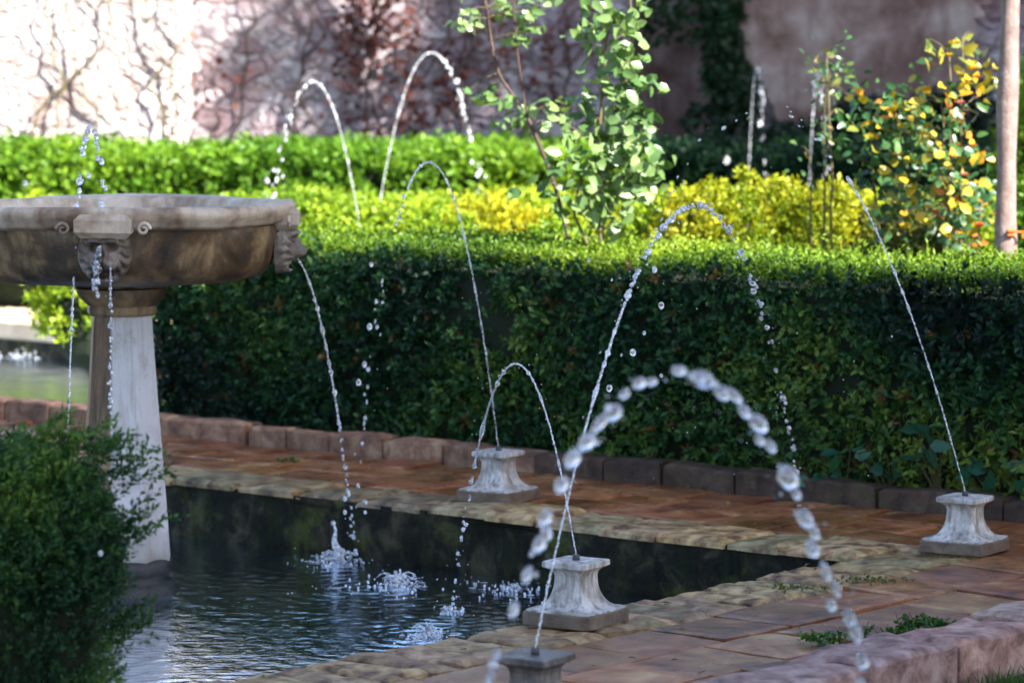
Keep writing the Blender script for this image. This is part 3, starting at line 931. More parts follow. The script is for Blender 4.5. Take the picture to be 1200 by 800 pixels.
# a few rose blooms on it
def bloom(c, r0, mat, parent):
    mb = MB()
    for ring, (k, rr_, tilt) in enumerate(((5, 1.0, .35), (5, .7, .8), (4, .42, 1.2))):
        for i in range(k):
            a = 2 * math.pi * (i + ring * .5) / k
            o = np.array([math.cos(a), math.sin(a), 0]); s = np.array([-math.sin(a), math.cos(a), 0])
            up = np.array([0, 0, 1])
            d = o * math.cos(tilt) + up * math.sin(tilt)
            pts = [c, c + d * r0 * rr_ * .6 + s * r0 * .45, c + d * r0 * rr_ * 1.1 + s * r0 * .25 + up * r0 * .1, c + d * r0 * rr_ * 1.1 - s * r0 * .25 + up * r0 * .1, c + d * r0 * rr_ * .6 - s * r0 * .45]
            mb.add(np.array(pts), [[0, 1, 2, 3, 4]])
    return mb.build("flower", mat, parent)
bo = flat("orange_petal", (.75, .22, .04)); by = flat("yellow_petal", (.8, .55, .03)); bp = flat("pink_petal", (.75, .33, .25)); br_ = flat("red_petal", (.45, .04, .03))
for px, py, m, s in ((1120, 52, by, .028), (1112, 66, by, .022), (1092, 76, bo, .018), (1140, 82, by, .03), (1145, 92, bo, .024), (1125, 122, bp, .026), (1080, 158, by, .028), (1053, 182, bo, .022), (1140, 172, bo, .022),
                     (1095, 250, br_, .026), (1125, 275, by, .02), (1148, 265, bo, .028), (1168, 253, bo, .022), (1090, 178, by, .02), (1130, 206, bp, .024)):
    bloom(at(px, py, 15.68), s, m, rr)

# ------------------------------------------------------------------ wooden post with an orange clip
def post():
    Y = 15.4
    b = at(1180, 290, Y)
    loc = (b[0] - .01, Y, 0)
    root = empty("wooden_post", loc, "tall weathered wooden post at the right edge, its right side lit by the sun", "post")
    t = np.linspace(0, 1, 26)[:, None]
    top = at(1186, -150, Y)
    P = np.array(loc) * (1 - t) + top * t
    P[:, 0] += np.sin(t[:, 0] * 9) * .004
    R = .052 + .004 * np.sin(t[:, 0] * 23) + .0
    V, Fc = tube(P, R - .008 * t[:, 0], 20)
    V += (.003 * wnoise(V, 25, 8, 2))[:, None]
    mesh_obj("shaft", V, Fc, M['post'], root, smooth=True)
    q = at(1192, 272, Y - .06)
    c = empty("label_stake", (q[0], q[1], q[2]), "small orange plastic clip with a short crossbar, low on the post at the right edge", "clip")
    for name, off, s in (("clamp", (-.025, 0, .006), (.035, .02, .014)), ("clamp", (-.028, 0, -.014), (.032, .02, .01)), ("crossbar", (.02, 0, 0), (.10, .012, .010)), ("prong", (.028, 0, -.012), (.009, .012, .036))):
        V, Fc = box(np.array(off), *s, 0, .003); mesh_obj(name, V, Fc, M['orange'], c, world_space=False)
post()

# ------------------------------------------------------------------ garden wall
def wall():
    Y = 26.5
    root = empty("garden_wall", (0, Y, 0), "old high rubble wall closing the garden, mauve stones stained with dry creeper", "wall")
    def panel(x0, x1, y, z0, z1, nm, mat, th=.6, rel=.05, sc=2.6, seed=2):
        nu, nv = max(4, int((x1 - x0) / .06)), int((z1 - z0) / .06)
        X, Z = np.meshgrid(np.linspace(x0, x1, nu + 1), np.linspace(z0, z1, nv + 1), indexing='ij')
        P = np.stack([X.ravel(), np.full(X.size, y), Z.ravel()], 1)
        P[:, 1] += rel * wnoise(P, sc, seed, 4)
        i, j = np.meshgrid(np.arange(nu), np.arange(nv), indexing='ij'); k = (i * (nv + 1) + j).ravel()
        Fc = np.stack([k, k + nv + 1, k + nv + 2, k + 1], 1)
        V = P
        # solid body behind
        bV, bF = box(((x0 + x1) / 2, y + .1 + th / 2, (z0 + z1) / 2), x1 - x0, th, z1 - z0)
        V2 = np.vstack([V, bV]); F2 = np.vstack([Fc, np.array(bF) + len(V)])
        # side strips closing the relief to the body
        return mesh_obj(nm, V2, F2, mat, root, smooth=False)
    xs = at(222, 60, 26.2)[0]; xa = at(742, 60, 26.5)[0]; xb = at(872, 60, 26.5)[0]
    panel(-8, xs, 26.05, 0, 4.2, "pale_sunlit_section", M['wall_sunlit'], rel=.06, seed=4)
    panel(xs - .15, xa, 26.45, 0, 4.2, "rubble_section", M['wall'], rel=.05)
    panel(xb, 8, 26.5, 0, 4.2, "rubble_section", M['wall'], rel=.05, seed=6)
    panel(xa - .1, xb + .1, 27.6, 0, 4.2, "recess_back", M['plaster'], rel=.03, seed=7)
    V, Fc = box(((xa + xb) / 2, 26.9, 3.6), xb - xa + .2, .9, 1.2); mesh_obj("lintel", V, Fc, M['wall'], root)
    # surviving coat of brown plaster with a ragged lower edge
    out = [(858, -60), (862, 10), (870, 50), (884, 85), (898, 112), (912, 138), (930, 158), (960, 163), (985, 150), (1010, 128), (1040, 112), (1075, 118), (1100, 108), (1125, 112), (1142, 95), (1146, 40), (1143, -60)]
    ring = []
    for i in range(len(out)):
        p, q = np.array(out[i]), np.array(out[(i + 1) % len(out)])
        for t in np.linspace(0, 1, 6, endpoint=False):
            x = p + (q - p) * t
            w = at(*(x + (np.array([rng.normal(), rng.normal()]) * 2 if x[1] > -50 else 0)), 26.34); ring.append(w)
    ring = np.array(ring); n = len(ring)
    ring[:, 2] = np.where(ring[:, 2] > 2.2, 4.1, ring[:, 2])
    V = np.vstack([ring, ring + [0, .12, 0]])
    V[:n, 1] += .02 * wnoise(ring, 3, 5)
    Fc = [list(range(n))] + [[i, n + i, n + (i + 1) % n, (i + 1) % n] for i in range(n)]
    mesh_obj("plaster_coat", V, Fc, M['plaster'], root)
    # dry vine stems
    r = np.random.default_rng(17)
    for px in (20, 48, 128, 190, 215, 228, 265, 330, 372, 420, 455, 500, 540, 575, 660, 1150):
        yy = 25.95 if px < 222 else 26.36
        p = at(px, 200, yy); p[2] = .3
        pts = [p.copy()]
        for k in range(26):
            p = p + np.array([r.normal() * .05 + .01 * math.sin(k), 0, .1]); pts.append(p.copy())
            if r.random() < .3:
                q = p.copy(); bp_ = [q.copy()]; sd_ = r.choice([-1, 1])
                for _k in range(6): q = q + np.array([sd_ * r.uniform(.03, .08), 0, r.uniform(.01, .08)]); bp_.append(q.copy())
                V, Fc = tube(np.array(bp_), np.linspace(.007, .002, 7), 5)
                mesh_obj("vine_twig", V, Fc, M['bark'], root, smooth=True)
        V, Fc = tube(np.array(pts), np.linspace(.016, .006, len(pts)), 6)
        mesh_obj("vine_stem", V, Fc, M['cane'] if px < 222 else M['bark'], root, smooth=True)
    # dry russet creeper leaves lying on the stones
    def patch(cl, pal, nm, seed, ls=.07, yy=26.33):
        c = []
        rr = np.random.default_rng(seed)
        for px, py, sx, sy, n in cl:
            for _ in range(n): c.append(at(px + rr.normal() * sx, py + rr.normal() * sy, yy + rr.uniform(-.06, .04)))
        V, Fc, cc = leafset(c, 1, .02, ls, ls * .8, pal, seed + 1, droop=.4)
        return V, Fc, cc
    V, Fc, cc = patch([(430, 30, 22, 24, 160), (480, 55, 12, 40, 90), (410, 80, 14, 30, 60), (530, 90, 20, 45, 90), (590, 60, 16, 40, 70), (640, 90, 12, 40, 70), (215, 35, 5, 16, 30), (60, 60, 40, 60, 50), (10, 110, 6, 12, 18), (255, 90, 20, 20, 20), (470, 130, 30, 16, 60), (680, 20, 30, 20, 60)],
                      palette([(.05, .02, .02), (.12, .04, .035), (.24, .07, .05), (.2, .12, .08)], 88, 3), "creeper", 19)
    o = mesh_obj("creeper_leaves", V, Fc, M['leaf'], root, cols=cc); tag(o, kind="stuff")
wall()
def ivy(cl, Y, lab, seed, pal, ls=.08, name="ivy"):
    rr = np.random.default_rng(seed)
    c = []
    for px, py, sx, sy, n in cl:
        for _ in range(n): c.append(at(px + rr.uniform(-1, 1) * sx, py + rr.uniform(-1, 1) * sy, Y + rr.uniform(-.2, .1)))
    c = np.array(c); base = (c[:, 0].mean(), Y, 0)
    root = empty(name, base, lab, "ivy")
    V, Fc, cc = leafset(c, 1, .02, ls, ls * .75, pal, seed + 1, droop=.4)
    mesh_obj("foliage", V, Fc, M['leaf'], root, cols=cc)
    mb = MB()
    for k in range(8):
        q = c[rr.integers(len(c))]; b = np.array([base[0] + rr.normal() * .2, Y + .1, 0])
        t = np.linspace(0, 1, 8)[:, None]; mb.add(*tube(b * (1 - t) + q * t, np.linspace(.015, .005, 8), 5))
    mb.build("stem", M['bark'], root)
ivy([(848, 40, 20, 70, 900), (860, 110, 22, 30, 400), (800, 20, 50, 30, 250), (845, 150, 40, 30, 400)], 26.3, "dark green ivy hanging at the left edge of the brown plaster", 201, darkp)
ivy([(960, 168, 60, 22, 900), (1050, 145, 70, 32, 1000), (1130, 150, 40, 50, 600), (930, 185, 60, 20, 500)], 25.4, "dark undergrowth at the foot of the brown plaster wall behind the roses", 203, darkp, .08, "ivy")

# ------------------------------------------------------------------ marble spout pedestals
def sq_loft(prof, sub=8):
    """square cross-sections: list of (half side, z)"""
    V = []; Fc = []
    per = 4 * sub
    for h, z in prof:
        cr = .06 * h
        for s in range(4):
            for k in range(sub):
                t = k / sub * 2 - 1
                x, y = (t, -1) if s == 0 else (1, t) if s == 1 else (-t, 1) if s == 2 else (-1, -t)
                p = np.array([x, y]) * h
                if k == 0: p *= 1 - .05
                V.append((p[0], p[1], z))
    for i in range(len(prof) - 1):
        for k in range(per):
            j = (k + 1) % per
            Fc.append([i * per + k, i * per + j, (i + 1) * per + j, (i + 1) * per + k])
    Fc.append(list(range(per))[::-1]); Fc.append([(len(prof) - 1) * per + k for k in range(per)])
    return np.array(V), Fc
def make_ped(loc, rot, label, first=None, bodymat=None):
    if first is not None:
        r = first.copy(); COL.objects.link(r); r.location = loc; r.rotation_euler = (0, 0, rot); r["label"] = label
        for ch in first.children:
            c = ch.copy(); COL.objects.link(c); c.parent = r
            if bodymat and c.name.startswith('body'):
                c.data = c.data.copy(); c.data.materials[0] = bodymat
        return r
    root = empty("fountain_pedestal", loc, label, "pedestal", "marble spout pedestals around the pool")
    root.rotation_euler = (0, 0, rot)
    V, Fc = sq_loft([(.126, 0), (.128, .003), (.128, .040), (.125, .043)])
    mesh_obj("plinth", V, Fc, M['coping_plain'], root, world_space=False)
    prof = [(.121, .0435), (.121, .049)]
    for t in np.linspace(0, 1, 14):
        # concave sweep from wide foot to narrow neck
        a = t * math.pi / 2
        prof.append((.121 - .069 * math.sin(a) ** .62, .049 + .108 * (1 - math.cos(a)) ** .85))
    prof += [(.052, .168), (.055, .180), (.064, .190), (.077, .197), (.0815, .200), (.0815, .216), (.0795, .219), (.03, .2195)]
    V, Fc = sq_loft(prof)
    V[:, 2] = .0435 + (V[:, 2] - .0435) * .88
    V += (.0012 * wnoise(V, 40, 3, 2))[:, None]
    mesh_obj("body", V, Fc, M['marble'], root, world_space=False)
    V, Fc = lathe([(.0, .217), (.012, .217), (.012, .234), (.009, .237), (.006, .237), (.006, .232), (0, .232)], 16)
    V[:, 2] -= .021
    mesh_obj("nozzle", V, Fc, M['lead'], root, smooth=True, world_space=False)
    return root
M['marble_wet'] = stonemat("wet_dark_marble", [(.3, (.05, .045, .045)), (.5, (.14, .12, .115)), (.7, (.30, .27, .26))], 11, .25, .7, (.03, .025, .02), .35)
M['coping_plain'] = stonemat("plinth_stone", [(.25, (.08, .05, .035)), (.5, (.16, .11, .08)), (.75, (.28, .22, .16))], 12, .5, 0, bmp=.8)
PR = math.radians(-33)
pd1 = gp(584, 528, .198); pd2 = gp(675, 656, .198); pd3 = gp(1131, 581, .198); pd4 = gp(627, 766, .198)
for q in (pd1, pd2, pd3, pd4): q[2] = 0
ped = make_ped(pd1, PR, "marble pedestal on the far side of the pool, in front of the hedge kerb")
make_ped(pd2, PR, "white-streaked marble pedestal at the near end of the pool, centre bottom", ped)
make_ped(pd3, PR, "marble pedestal standing alone on the paving at the right edge", ped)
make_ped(pd4, PR, "dark wet pedestal cut off by the bottom edge of the photo", ped, M["marble_wet"])
pd5 = np.array([-.02, 6.55, 0])

# ------------------------------------------------------------------ the great basin
def basin():
    cx, cy = gp(146, 690, WATER_Z)[:2]
    base = np.array([cx, cy, WATER_Z])
    root = empty("basin_fountain", base, "large round stone basin with carved mask spouts on a tall flared column at left", "fountain")
    PX = 1 / 303.0
    def Z(py): return (at(146, py, cy)[2]) - WATER_Z
    zr = Z(236)
    # bowl (outside, rim, inside) with a scalloped fascia
    def wob(a, z, r):
        if r > .45 and z > Z(265): return .004 * math.sin(a * 11) + .006 * math.sin(a * 5 + 1) + .003 * math.sin(a * 23 + 2)
        return 0
    prof = [(.0, Z(336)), (.17, Z(336)), (.20, Z(332)), (.33, Z(330)), (.46, Z(327)), (.535, Z(320)), (.565, Z(312)), (.582, Z(300)), (.596, Z(280)), (.604, Z(266)),
            (.606, Z(262)), (.628, Z(260)), (.638, Z(257)), (.642, Z(253)), (.652, Z(250)), (.655, Z(245)), (.655, Z(242)), (.648, Z(238.5)), (.636, Z(236)),
            (.56, Z(237)), (.545, Z(240)), (.535, Z(248)), (.50, Z(262)), (.40, Z(278)), (.2, Z(288)), (0, Z(290))]
    i0 = 10
    V, Fc = lathe(prof[:11], 96, wob=wob); V += (.004 * wnoise(V, 9, 5, 3))[:, None] * [1, 1, .5]
    mesh_obj("bowl", V, Fc, M['bowl'], root, smooth=True, world_space=False)
    V, Fc = lathe(prof[10:], 96, wob=wob); V += (.003 * wnoise(V, 9, 5, 3))[:, None] * [1, 1, .7]
    az = np.arctan2(V[:, 1], V[:, 0]); outer = (np.hypot(V[:, 0], V[:, 1]) > .60)
    V[:, 2] += outer * (.006 * np.cos(az * 4) ** 3 + .004 * wnoise(V, 14, 77, 2))
    mesh_obj("rim", V, Fc, M['marble_top'], root, smooth=True, world_space=False)
    # neck, collar, column, foot
    V, Fc = lathe([(.175, Z(337)), (.17, Z(343)), (.155, Z(350)), (.13, Z(357)), (.12, Z(359)), (.0, Z(359.5))], 48)
    mesh_obj("neck", V[:, :] , Fc, M['bowl'], root, smooth=True, world_space=False)
    seg = 8
    V, Fc = lathe([(0, Z(357)), (.135, Z(357)), (.138, Z(359)), (.138, Z(366)), (.13, Z(369)), (0, Z(369))], 8)
    rot = math.radians(22.5 + 12)
    def rz(V, a):
        return np.stack([V[:, 0] * math.cos(a) - V[:, 1] * math.sin(a), V[:, 0] * math.sin(a) + V[:, 1] * math.cos(a), V[:, 2]], 1)
    mesh_obj("collar", rz(V, rot), Fc, M['bowl'], root, world_space=False)
    cp = [(.0, Z(368.5)), (.116, Z(368.5)), (.120, Z(376)), (.124, Z(400)), (.131, Z(430)), (.139, Z(465)), (.148, Z(500)), (.158, Z(540)), (.168, Z(580)), (.177, Z(620)), (.183, Z(648)), (.176, Z(664)), (.155, Z(674)), (.0, Z(674))]
    V, Fc = lathe(cp, 8)
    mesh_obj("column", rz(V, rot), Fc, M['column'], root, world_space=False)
    V, Fc = lathe([(0, Z(650)), (.16, Z(650)), (.186, Z(655)), (.19, Z(663)), (.178, Z(670)), (.165, Z(675)), (.19, Z(680)), (.215, Z(688)), (.20, -.3), (0, -.3)], 48)
    V += (.006 * wnoise(V, 20, 5, 2))[:, None]
    mesh_obj("foot", V, Fc, M['wetstone'], root, smooth=True, world_space=False)
    # mask: a carved lion-like face in relief
    def mask():
        nn = 70
        u, v = np.meshgrid(np.linspace(-1, 1, nn + 1), np.linspace(-1, 1, nn + 1), indexing='ij')
        u, v = u * np.sqrt(1 - v * v / 2), v * np.sqrt(1 - u * u / 2)
        def gs(x, y, sx, sy): return np.exp(-((u - x) / sx) ** 2 - ((v - y) / sy) ** 2)
        r = np.sqrt(u ** 2 + v ** 2)
        h = .95 * np.sqrt(np.clip(1 - r ** 2.6, 0, 1))
        h += .20 * gs(0, .08, .17, .42) + .42 * gs(0, -.18, .30, .20)            # snout
        h += .38 * gs(-.36, .44, .24, .10) + .38 * gs(.36, .44, .24, .10)        # heavy brows
        h -= .50 * gs(-.34, .22, .13, .09) + .50 * gs(.34, .22, .13, .09)        # eyes
        h += .20 * gs(-.34, .20, .06, .05) + .20 * gs(.34, .20, .06, .05)
        h -= .20 * gs(0, -.02, .05, .12)
        h += .30 * gs(-.24, -.36, .20, .13) + .30 * gs(.24, -.36, .20, .13)      # jowls
        h -= .25 * gs(0, -.34, .04, .14)
        h -= 1.0 * gs(0, -.66, .26, .12)                                         # open mouth
        h += .25 * gs(0, -.88, .28, .08)                                         # chin
        h += .25 * gs(-.80, .50, .14, .16) + .25 * gs(.80, .50, .14, .16)        # ears
        ang = np.arctan2(v, u)
        h += .10 * np.sin(ang * 17 + 2 * np.sin(r * 9)) * np.clip((r - .60) / .15, 0, 1) * np.clip((1.0 - r) / .12, 0, 1)
        h += .07 * wnoise(np.stack([u.ravel() * 3, v.ravel() * 3, h.ravel()], 1), 3, 9, 3).reshape(h.shape)
        h = np.clip(h, 0, None)
        V = np.stack([u.ravel() * .100, -(h.ravel() * .082) - .0, v.ravel() * .110 - .0], 1)
        keep = []
        k = lambda i, j: i * (nn + 1) + j
        for i in range(nn):
            for j in range(nn):
                keep.append([k(i, j), k(i + 1, j), k(i + 1, j + 1), k(i, j + 1)])
        return V, keep, h
    mV, mF, _ = mask()
    for aim in (-89, 1, 91, 181):                  # directions of the four masks
        a = math.radians(aim)
        V = mV.copy(); V[:, 1] -= .585
        # local -Y becomes direction a
        V = rz(V, a + math.pi / 2); V[:, 2] += Z(287)
        m = mesh_obj("mask", V, mF, M['mask'], root, smooth=True, world_space=False)
        # scroll-like brackets joining the mask to the rim
        top, tf = box((0, -.625, 0), .21, .11, .088, 0, .022); top = rz(top, a + math.pi / 2); top[:, 2] += Z(256)
        top += (.004 * wnoise(top, 30, 3, 2))[:, None]
        mesh_obj("hood", top, tf, M['marble_top'], m, world_space=False)
        for s in (-1, 1):
            t = np.linspace(0, 1, 30)
            ang = t * 4.5 * math.pi * .6; rad = .024 * (1 - t * .75)
            P = np.stack([s * (.145 + rad * np.cos(ang)), np.full(30, -.645), rad * np.sin(ang) - .004], 1)
            V, Fc = tube(P, .008 * (1 - t * .4), 6); V = rz(V, a + math.pi / 2); V[:, 2] += Z(258)
            mesh_obj("scroll", V, Fc, M['marble_top'], m, smooth=True, world_space=False)
    # water standing in the basin
    wv, wf = lathe([(0, 0), (.2, 0), (.50, 0)], 64)
    w = mesh_obj("water", wv + [cx, cy, WATER_Z + Z(262)], wf, M['water']); tag(w, kind="structure")
    return cx, cy, Z
def colmat():
    m, N, L, B = newmat("flared_column_stone")
    v = texco(N, L)
    c = ramp(N, L, noise(N, L, 4, 7, .6, v), [(.3, (.40, .36, .36)), (.5, (.54, .51, .52)), (.7, (.62, .60, .62))])
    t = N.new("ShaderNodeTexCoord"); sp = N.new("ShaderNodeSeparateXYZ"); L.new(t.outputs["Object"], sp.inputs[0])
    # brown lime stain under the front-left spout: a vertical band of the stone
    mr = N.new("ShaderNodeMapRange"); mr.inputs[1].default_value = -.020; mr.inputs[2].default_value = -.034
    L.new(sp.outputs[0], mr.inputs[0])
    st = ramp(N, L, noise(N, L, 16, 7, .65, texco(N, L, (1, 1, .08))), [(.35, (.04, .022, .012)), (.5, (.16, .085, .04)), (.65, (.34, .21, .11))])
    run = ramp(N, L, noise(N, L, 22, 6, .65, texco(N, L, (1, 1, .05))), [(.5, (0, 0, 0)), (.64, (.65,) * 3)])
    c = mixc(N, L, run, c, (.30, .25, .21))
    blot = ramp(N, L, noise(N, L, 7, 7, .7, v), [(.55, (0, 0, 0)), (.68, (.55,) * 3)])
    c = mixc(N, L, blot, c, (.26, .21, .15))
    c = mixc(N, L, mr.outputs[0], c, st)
    # mossy brown foot
    mz = N.new("ShaderNodeMapRange"); mz.inputs[1].default_value = .32; mz.inputs[2].default_value = .10
    nn = noise(N, L, 8, 6, .6, v)
    ad = N.new("ShaderNodeMath"); ad.operation = 'MULTIPLY_ADD'; L.new(nn, ad.inputs[0]); ad.inputs[1].default_value = .25; L.new(sp.outputs[2], ad.inputs[2])
    sb = N.new("ShaderNodeMath"); sb.operation = 'SUBTRACT'; L.new(ad.outputs[0], sb.inputs[0]); sb.inputs[1].default_value = .125
    L.new(sb.outputs[0], mz.inputs[0])
    f = N.new("ShaderNodeMath"); f.operation = 'MULTIPLY'; L.new(mz.outputs[0], f.inputs[0]); f.inputs[1].default_value = .7
    c = mixc(N, L, f.outputs[0], c, (.17, .13, .075))
    L.new(c, B.inputs["Base Color"]); B.inputs["Roughness"].default_value = .45
    bump(N, L, B, noise(N, L, 30, 8, .7, v), .35, .01)
    return m
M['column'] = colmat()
M['mask'] = stonemat("mask_stone", [(.34, (.06, .04, .026)), (.5, (.20, .15, .115)), (.66, (.46, .40, .35))], 11, .4, .6, (.03, .025, .02), .5)
BX, BY, BZ = basin()

# ------------------------------------------------------------------ water jets
def jet(label, P0, P1, apex_z, r0, breakup, nd, dr, seed, scatter=.01, t_from=0.0, t_to=1.0, individual=False, parts_max=60, even=.25, s_seg=8, mat='drop', spray=0):
    """ballistic arc; continuous thread up to t=breakup, then beads and drops (part of one jet of water)"""
    r = np.random.default_rng(seed)
    P0 = np.asarray(P0, float); P1 = np.asarray(P1, float)
    g = 9.8
    v0 = math.sqrt(2 * g * (apex_z - P0[2])); T = v0 / g + math.sqrt(2 * (apex_z - P1[2]) / g)
    def pos(t):
        t = np.atleast_1d(t)[:, None] * T
        P = P0 + (P1 - P0) * (t / T); P[:, 2] = (P0[2] + v0 * t - g * t * t / 2)[:, 0]
        return P
    root = empty("water_jet", P0, label, "water jet", "jets of water playing over the garden pool")
    ph = r.uniform(0, 6, 3)
    if breakup > t_from:
        n = 220
        tt = np.linspace(t_from, breakup, n)
        P = pos(tt)
        P += r.normal(size=P.shape) * r0 * .12
        k_ = np.arange(n); lump = np.sin(k_ * .41 + 3 * np.sin(k_ * .093 + ph[0]) + ph[1]) * np.sin(k_ * .17 + 2 * np.sin(k_ * .05 + ph[2]))
        beads = np.clip(.35 + .9 * lump, 0, 1.3)
        frac = (tt - t_from) / (breakup - t_from + 1e-6)
        R = r0 * (.42 + .25 * frac + (.25 + .75 * frac) * beads ** 2.0 * .9)
        V, Fc = tube(P, R, s_seg)
        mesh_obj("stream", V, Fc, M['stream'], root, smooth=True)
    gaps = r.exponential(1, nd) ** 1.15 + even; gaps[:nd // 3] *= 1.5 if even > 1 else 1; ts = breakup + (t_to - breakup) * np.cumsum(gaps) / gaps.sum() * .995
    items = []
    for t in ts:
        k = max(0, (t - breakup) / max(1e-3, t_to - breakup))
        c = pos(t)[0] + r.normal(size=3) * scatter * (.3 + k)
        d = pos(t + .004)[0] - pos(t)[0]
        rr = dr * min(1.5, r.lognormal(-.28, .38))
        items.append((rr, blob(c, rr, 14, 10, (1, r.uniform(.75, 1), r.uniform(1.0, 2.3 if rr < dr * .9 else 1.5)), d, .07)))
        if r.random() < .45:
            sm = rr * r.uniform(.2, .45)
            items.append((sm, blob(c + r.normal(size=3) * dr * 1.4, sm, 8, 6, (1, 1, 1.2), d, .05)))
    items.sort(key=lambda x: -x[0])
    if individual:
        for rr, (V, Fc) in items[:parts_max]:
            mesh_obj("droplet", V, Fc, M[mat], root, smooth=True)
        rest = items[parts_max:]
    else:
        rest = items
    for _ in range(spray):
        t = r.uniform(.05, t_to); q = pos(t)[0] + r.normal(size=3) * (.008 + .03 * t)
        rest.append((.001, blob(q, r.uniform(.0009, .0024), 6, 4)))
    if rest:
        mb = MB()
        for rr, (V, Fc) in rest: mb.add(V, Fc)
        o = mb.build("droplets", M['drop'], root, smooth=True); tag(o, kind="stuff")
    return root

nz = lambda p: np.array([p[0], p[1], .214])
def apex_at(px, py, P0, P1):
    s = (at(px, py, P0[1])[0] - P0[0]) / (P1[0] - P0[0]) if abs(P1[0] - P0[0]) > 1e-3 else .5
    return at(px, py, P0[1] + (P1[1] - P0[1]) * s)[2]
W1 = gp(408, 655, WATER_Z)
jet("tall thin arc of water curving left from the far pedestal into the pool", nz(pd1), W1, apex_at(498, 190, nz(pd1), W1), .0048, .60, 34, .0065, 301, .012, spray=70)
W2 = gp(530, 716, WATER_Z)
jet("small low arc of water from the centre pedestal, falling left into the pool", nz(pd2), W2, apex_at(606, 426, nz(pd2), W2), .0052, .80, 22, .006, 302, .006, individual=False, spray=60)
W3 = gp(640, 670, WATER_Z)
jet("long slanting stream of water from the right pedestal, reaching up left past the yellow shrubs", nz(pd3), W3, apex_at(885, 130, nz(pd3), W3), .0048, .27, 34, .0055, 303, .03)
W4 = gp(948, 655, WATER_Z)
jet("tall arc of separate sparkling drops rising from the pedestal at the bottom edge", nz(pd4), W4, apex_at(803, 250, nz(pd4), W4), .0052, .24, 125, .0085, 304, .005, individual=True, parts_max=85, spray=120)
P5 = np.array([-.125, 6.6, .235]); W5 = np.array([.86, 6.9, -.02])
jet("blurred chain of big bright drops arching over the paving close to the camera", P5, W5, apex_at(797, 437, P5, W5), .006, .10, 44, .0165, 305, .009, individual=True, parts_max=60, even=2.5, mat='drop_clear', spray=80)
# arcs rising beyond the hedges
far = [((425, 20.3), (592, 20.3), (508, 62), "highest distant arc of water, just left of the leaning rose shoot", 306, .55, .011),
       ((440, 19.0), (292, 19.0), (366, 96), "distant arc of water above the right part of the basin, before the mauve wall", 307, .5, .010),
       ((872, 22.6), (899, 22.6), (885, 80), "thin upright distant jet in front of the dark ivy", 308, .5, .011),
       ((943, 22.4), (972, 22.4), (957, 82), "thin upright distant jet beside the small tuft of rose leaves", 309, .3, .012)]
for (p0, Y0), (p1, Y1), (ax, ay), lab, sd_, bk, dr in far:
    A0 = at(p0, 380, Y0); A0[2] = .2; A1 = at(p1, 380, Y1); A1[2] = .0
    jet(lab, A0, A1, apex_at(ax, ay, A0, A1), .0055, bk, 55, dr, sd_, .014)
# jet rising in front of the basin
A0 = np.array([at(76, 560, BY - .72)[0], BY - .72, .1]); A1 = np.array([at(122, 240, BY - .3)[0], BY - .3, WATER_Z + BZ(250)])
jet("thin upright thread of water passing in front of the left side of the basin", A0, A1, at(100, 150, BY - .6)[2], .0050, .26, 40, .008, 310, .006)
# spouts of the masks
def spout(label, P0, P1, r0, bk, nd, dr, seed, thick=None):
    jet(label, P0, P1, P0[2] + .002, r0, bk, nd, dr, seed, .006)
mb_, = (BX,),
q0 = at(333, 297, BY - .02); q1 = gp(418, 660, WATER_Z)
spout("curved stream pouring from the right hand mask of the basin", q0, q1, .0058, .75, 40, .006, 311)
q0 = at(130, 306, BY - .67); q1 = at(131, 690, BY - .75); q1[2] = WATER_Z
spout("thin dripping thread from the mouth of the front mask of the basin", q0, q1, .0042, .35, 60, .0055, 312)
q0 = at(117, 292, BY - .68); q1 = at(112, 345, BY - .70)
spout("short thick white dribble hanging from the cheek of the front mask", q0, q1, .0125, .9, 5, .009, 313)

# splashes where the jets land, drops in flight
def splash(label, c, R, h, n, seed, plume=None, crown=True):
    r = np.random.default_rng(seed)
    root = empty("splash", c, label, "splash", "splashes on the pool surface")
    mb = MB()
    for k in range(n):
        a = r.uniform(0, 6.28); d = R * abs(r.normal()) * .6
        z = max(0.0, h * math.exp(-d / R * 2) * r.uniform(0, 1) ** 2)
        V, Fc = blob(np.array([d * math.cos(a), d * math.sin(a) * 1.6, z]), r.uniform(.0015, .0055), 6, 5, (1, 1, 1.2)); mb.add(V, Fc)
    for k in range(int(n * .15)):     # foam patches floating flat on the water
        a = r.uniform(0, 6.28); d = R * abs(r.normal()) * .55
        V, Fc = blob(np.array([d * math.cos(a) * 1.2, d * math.sin(a) * 1.6, .004]), r.uniform(.004, .012), 10, 4, (r.uniform(1, 2.2), r.uniform(.6, 1.6), .12), jit=.25); mb.add(V, Fc)
    if plume:
        px_, ph_ = plume
        t = np.linspace(0, 1, 14)
        P = np.stack([px_ * t ** 1.5 + .006 * np.sin(t * 9), 0 * t, ph_ * t], 1)
        mb.add(*tube(P, ph_ * .15 * (1 - t) ** 1.4 + .0045, 8)); mb.add(*blob(P[-1] + [0, 0, .004], min(.011, ph_ * .09), 9, 7))
        for k in range(18):
            a = r.uniform(-1, 1); tt = np.linspace(0, 1, 6); L = r.uniform(.03, .09)
            Pk = np.stack([a * L * tt, r.uniform(-.02, .02) * tt, L * .9 * tt * (1.2 - tt) * 1.6], 1)
            mb.add(*tube(Pk, .007 * (1 - tt) + .001, 5))
    o = mb.build("foam", M['foam'], root, smooth=True, world_space=False); tag(o, kind="stuff")
splash("tall white splash crown in the middle of the pool, left of centre", gp(396, 657, WATER_Z), .13, .09, 150, 401, (-.02, .15))
splash("patch of white sparkling drops on the water just right of the tall splash", gp(465, 684, WATER_Z), .14, .05, 150, 402, (.01, .05))
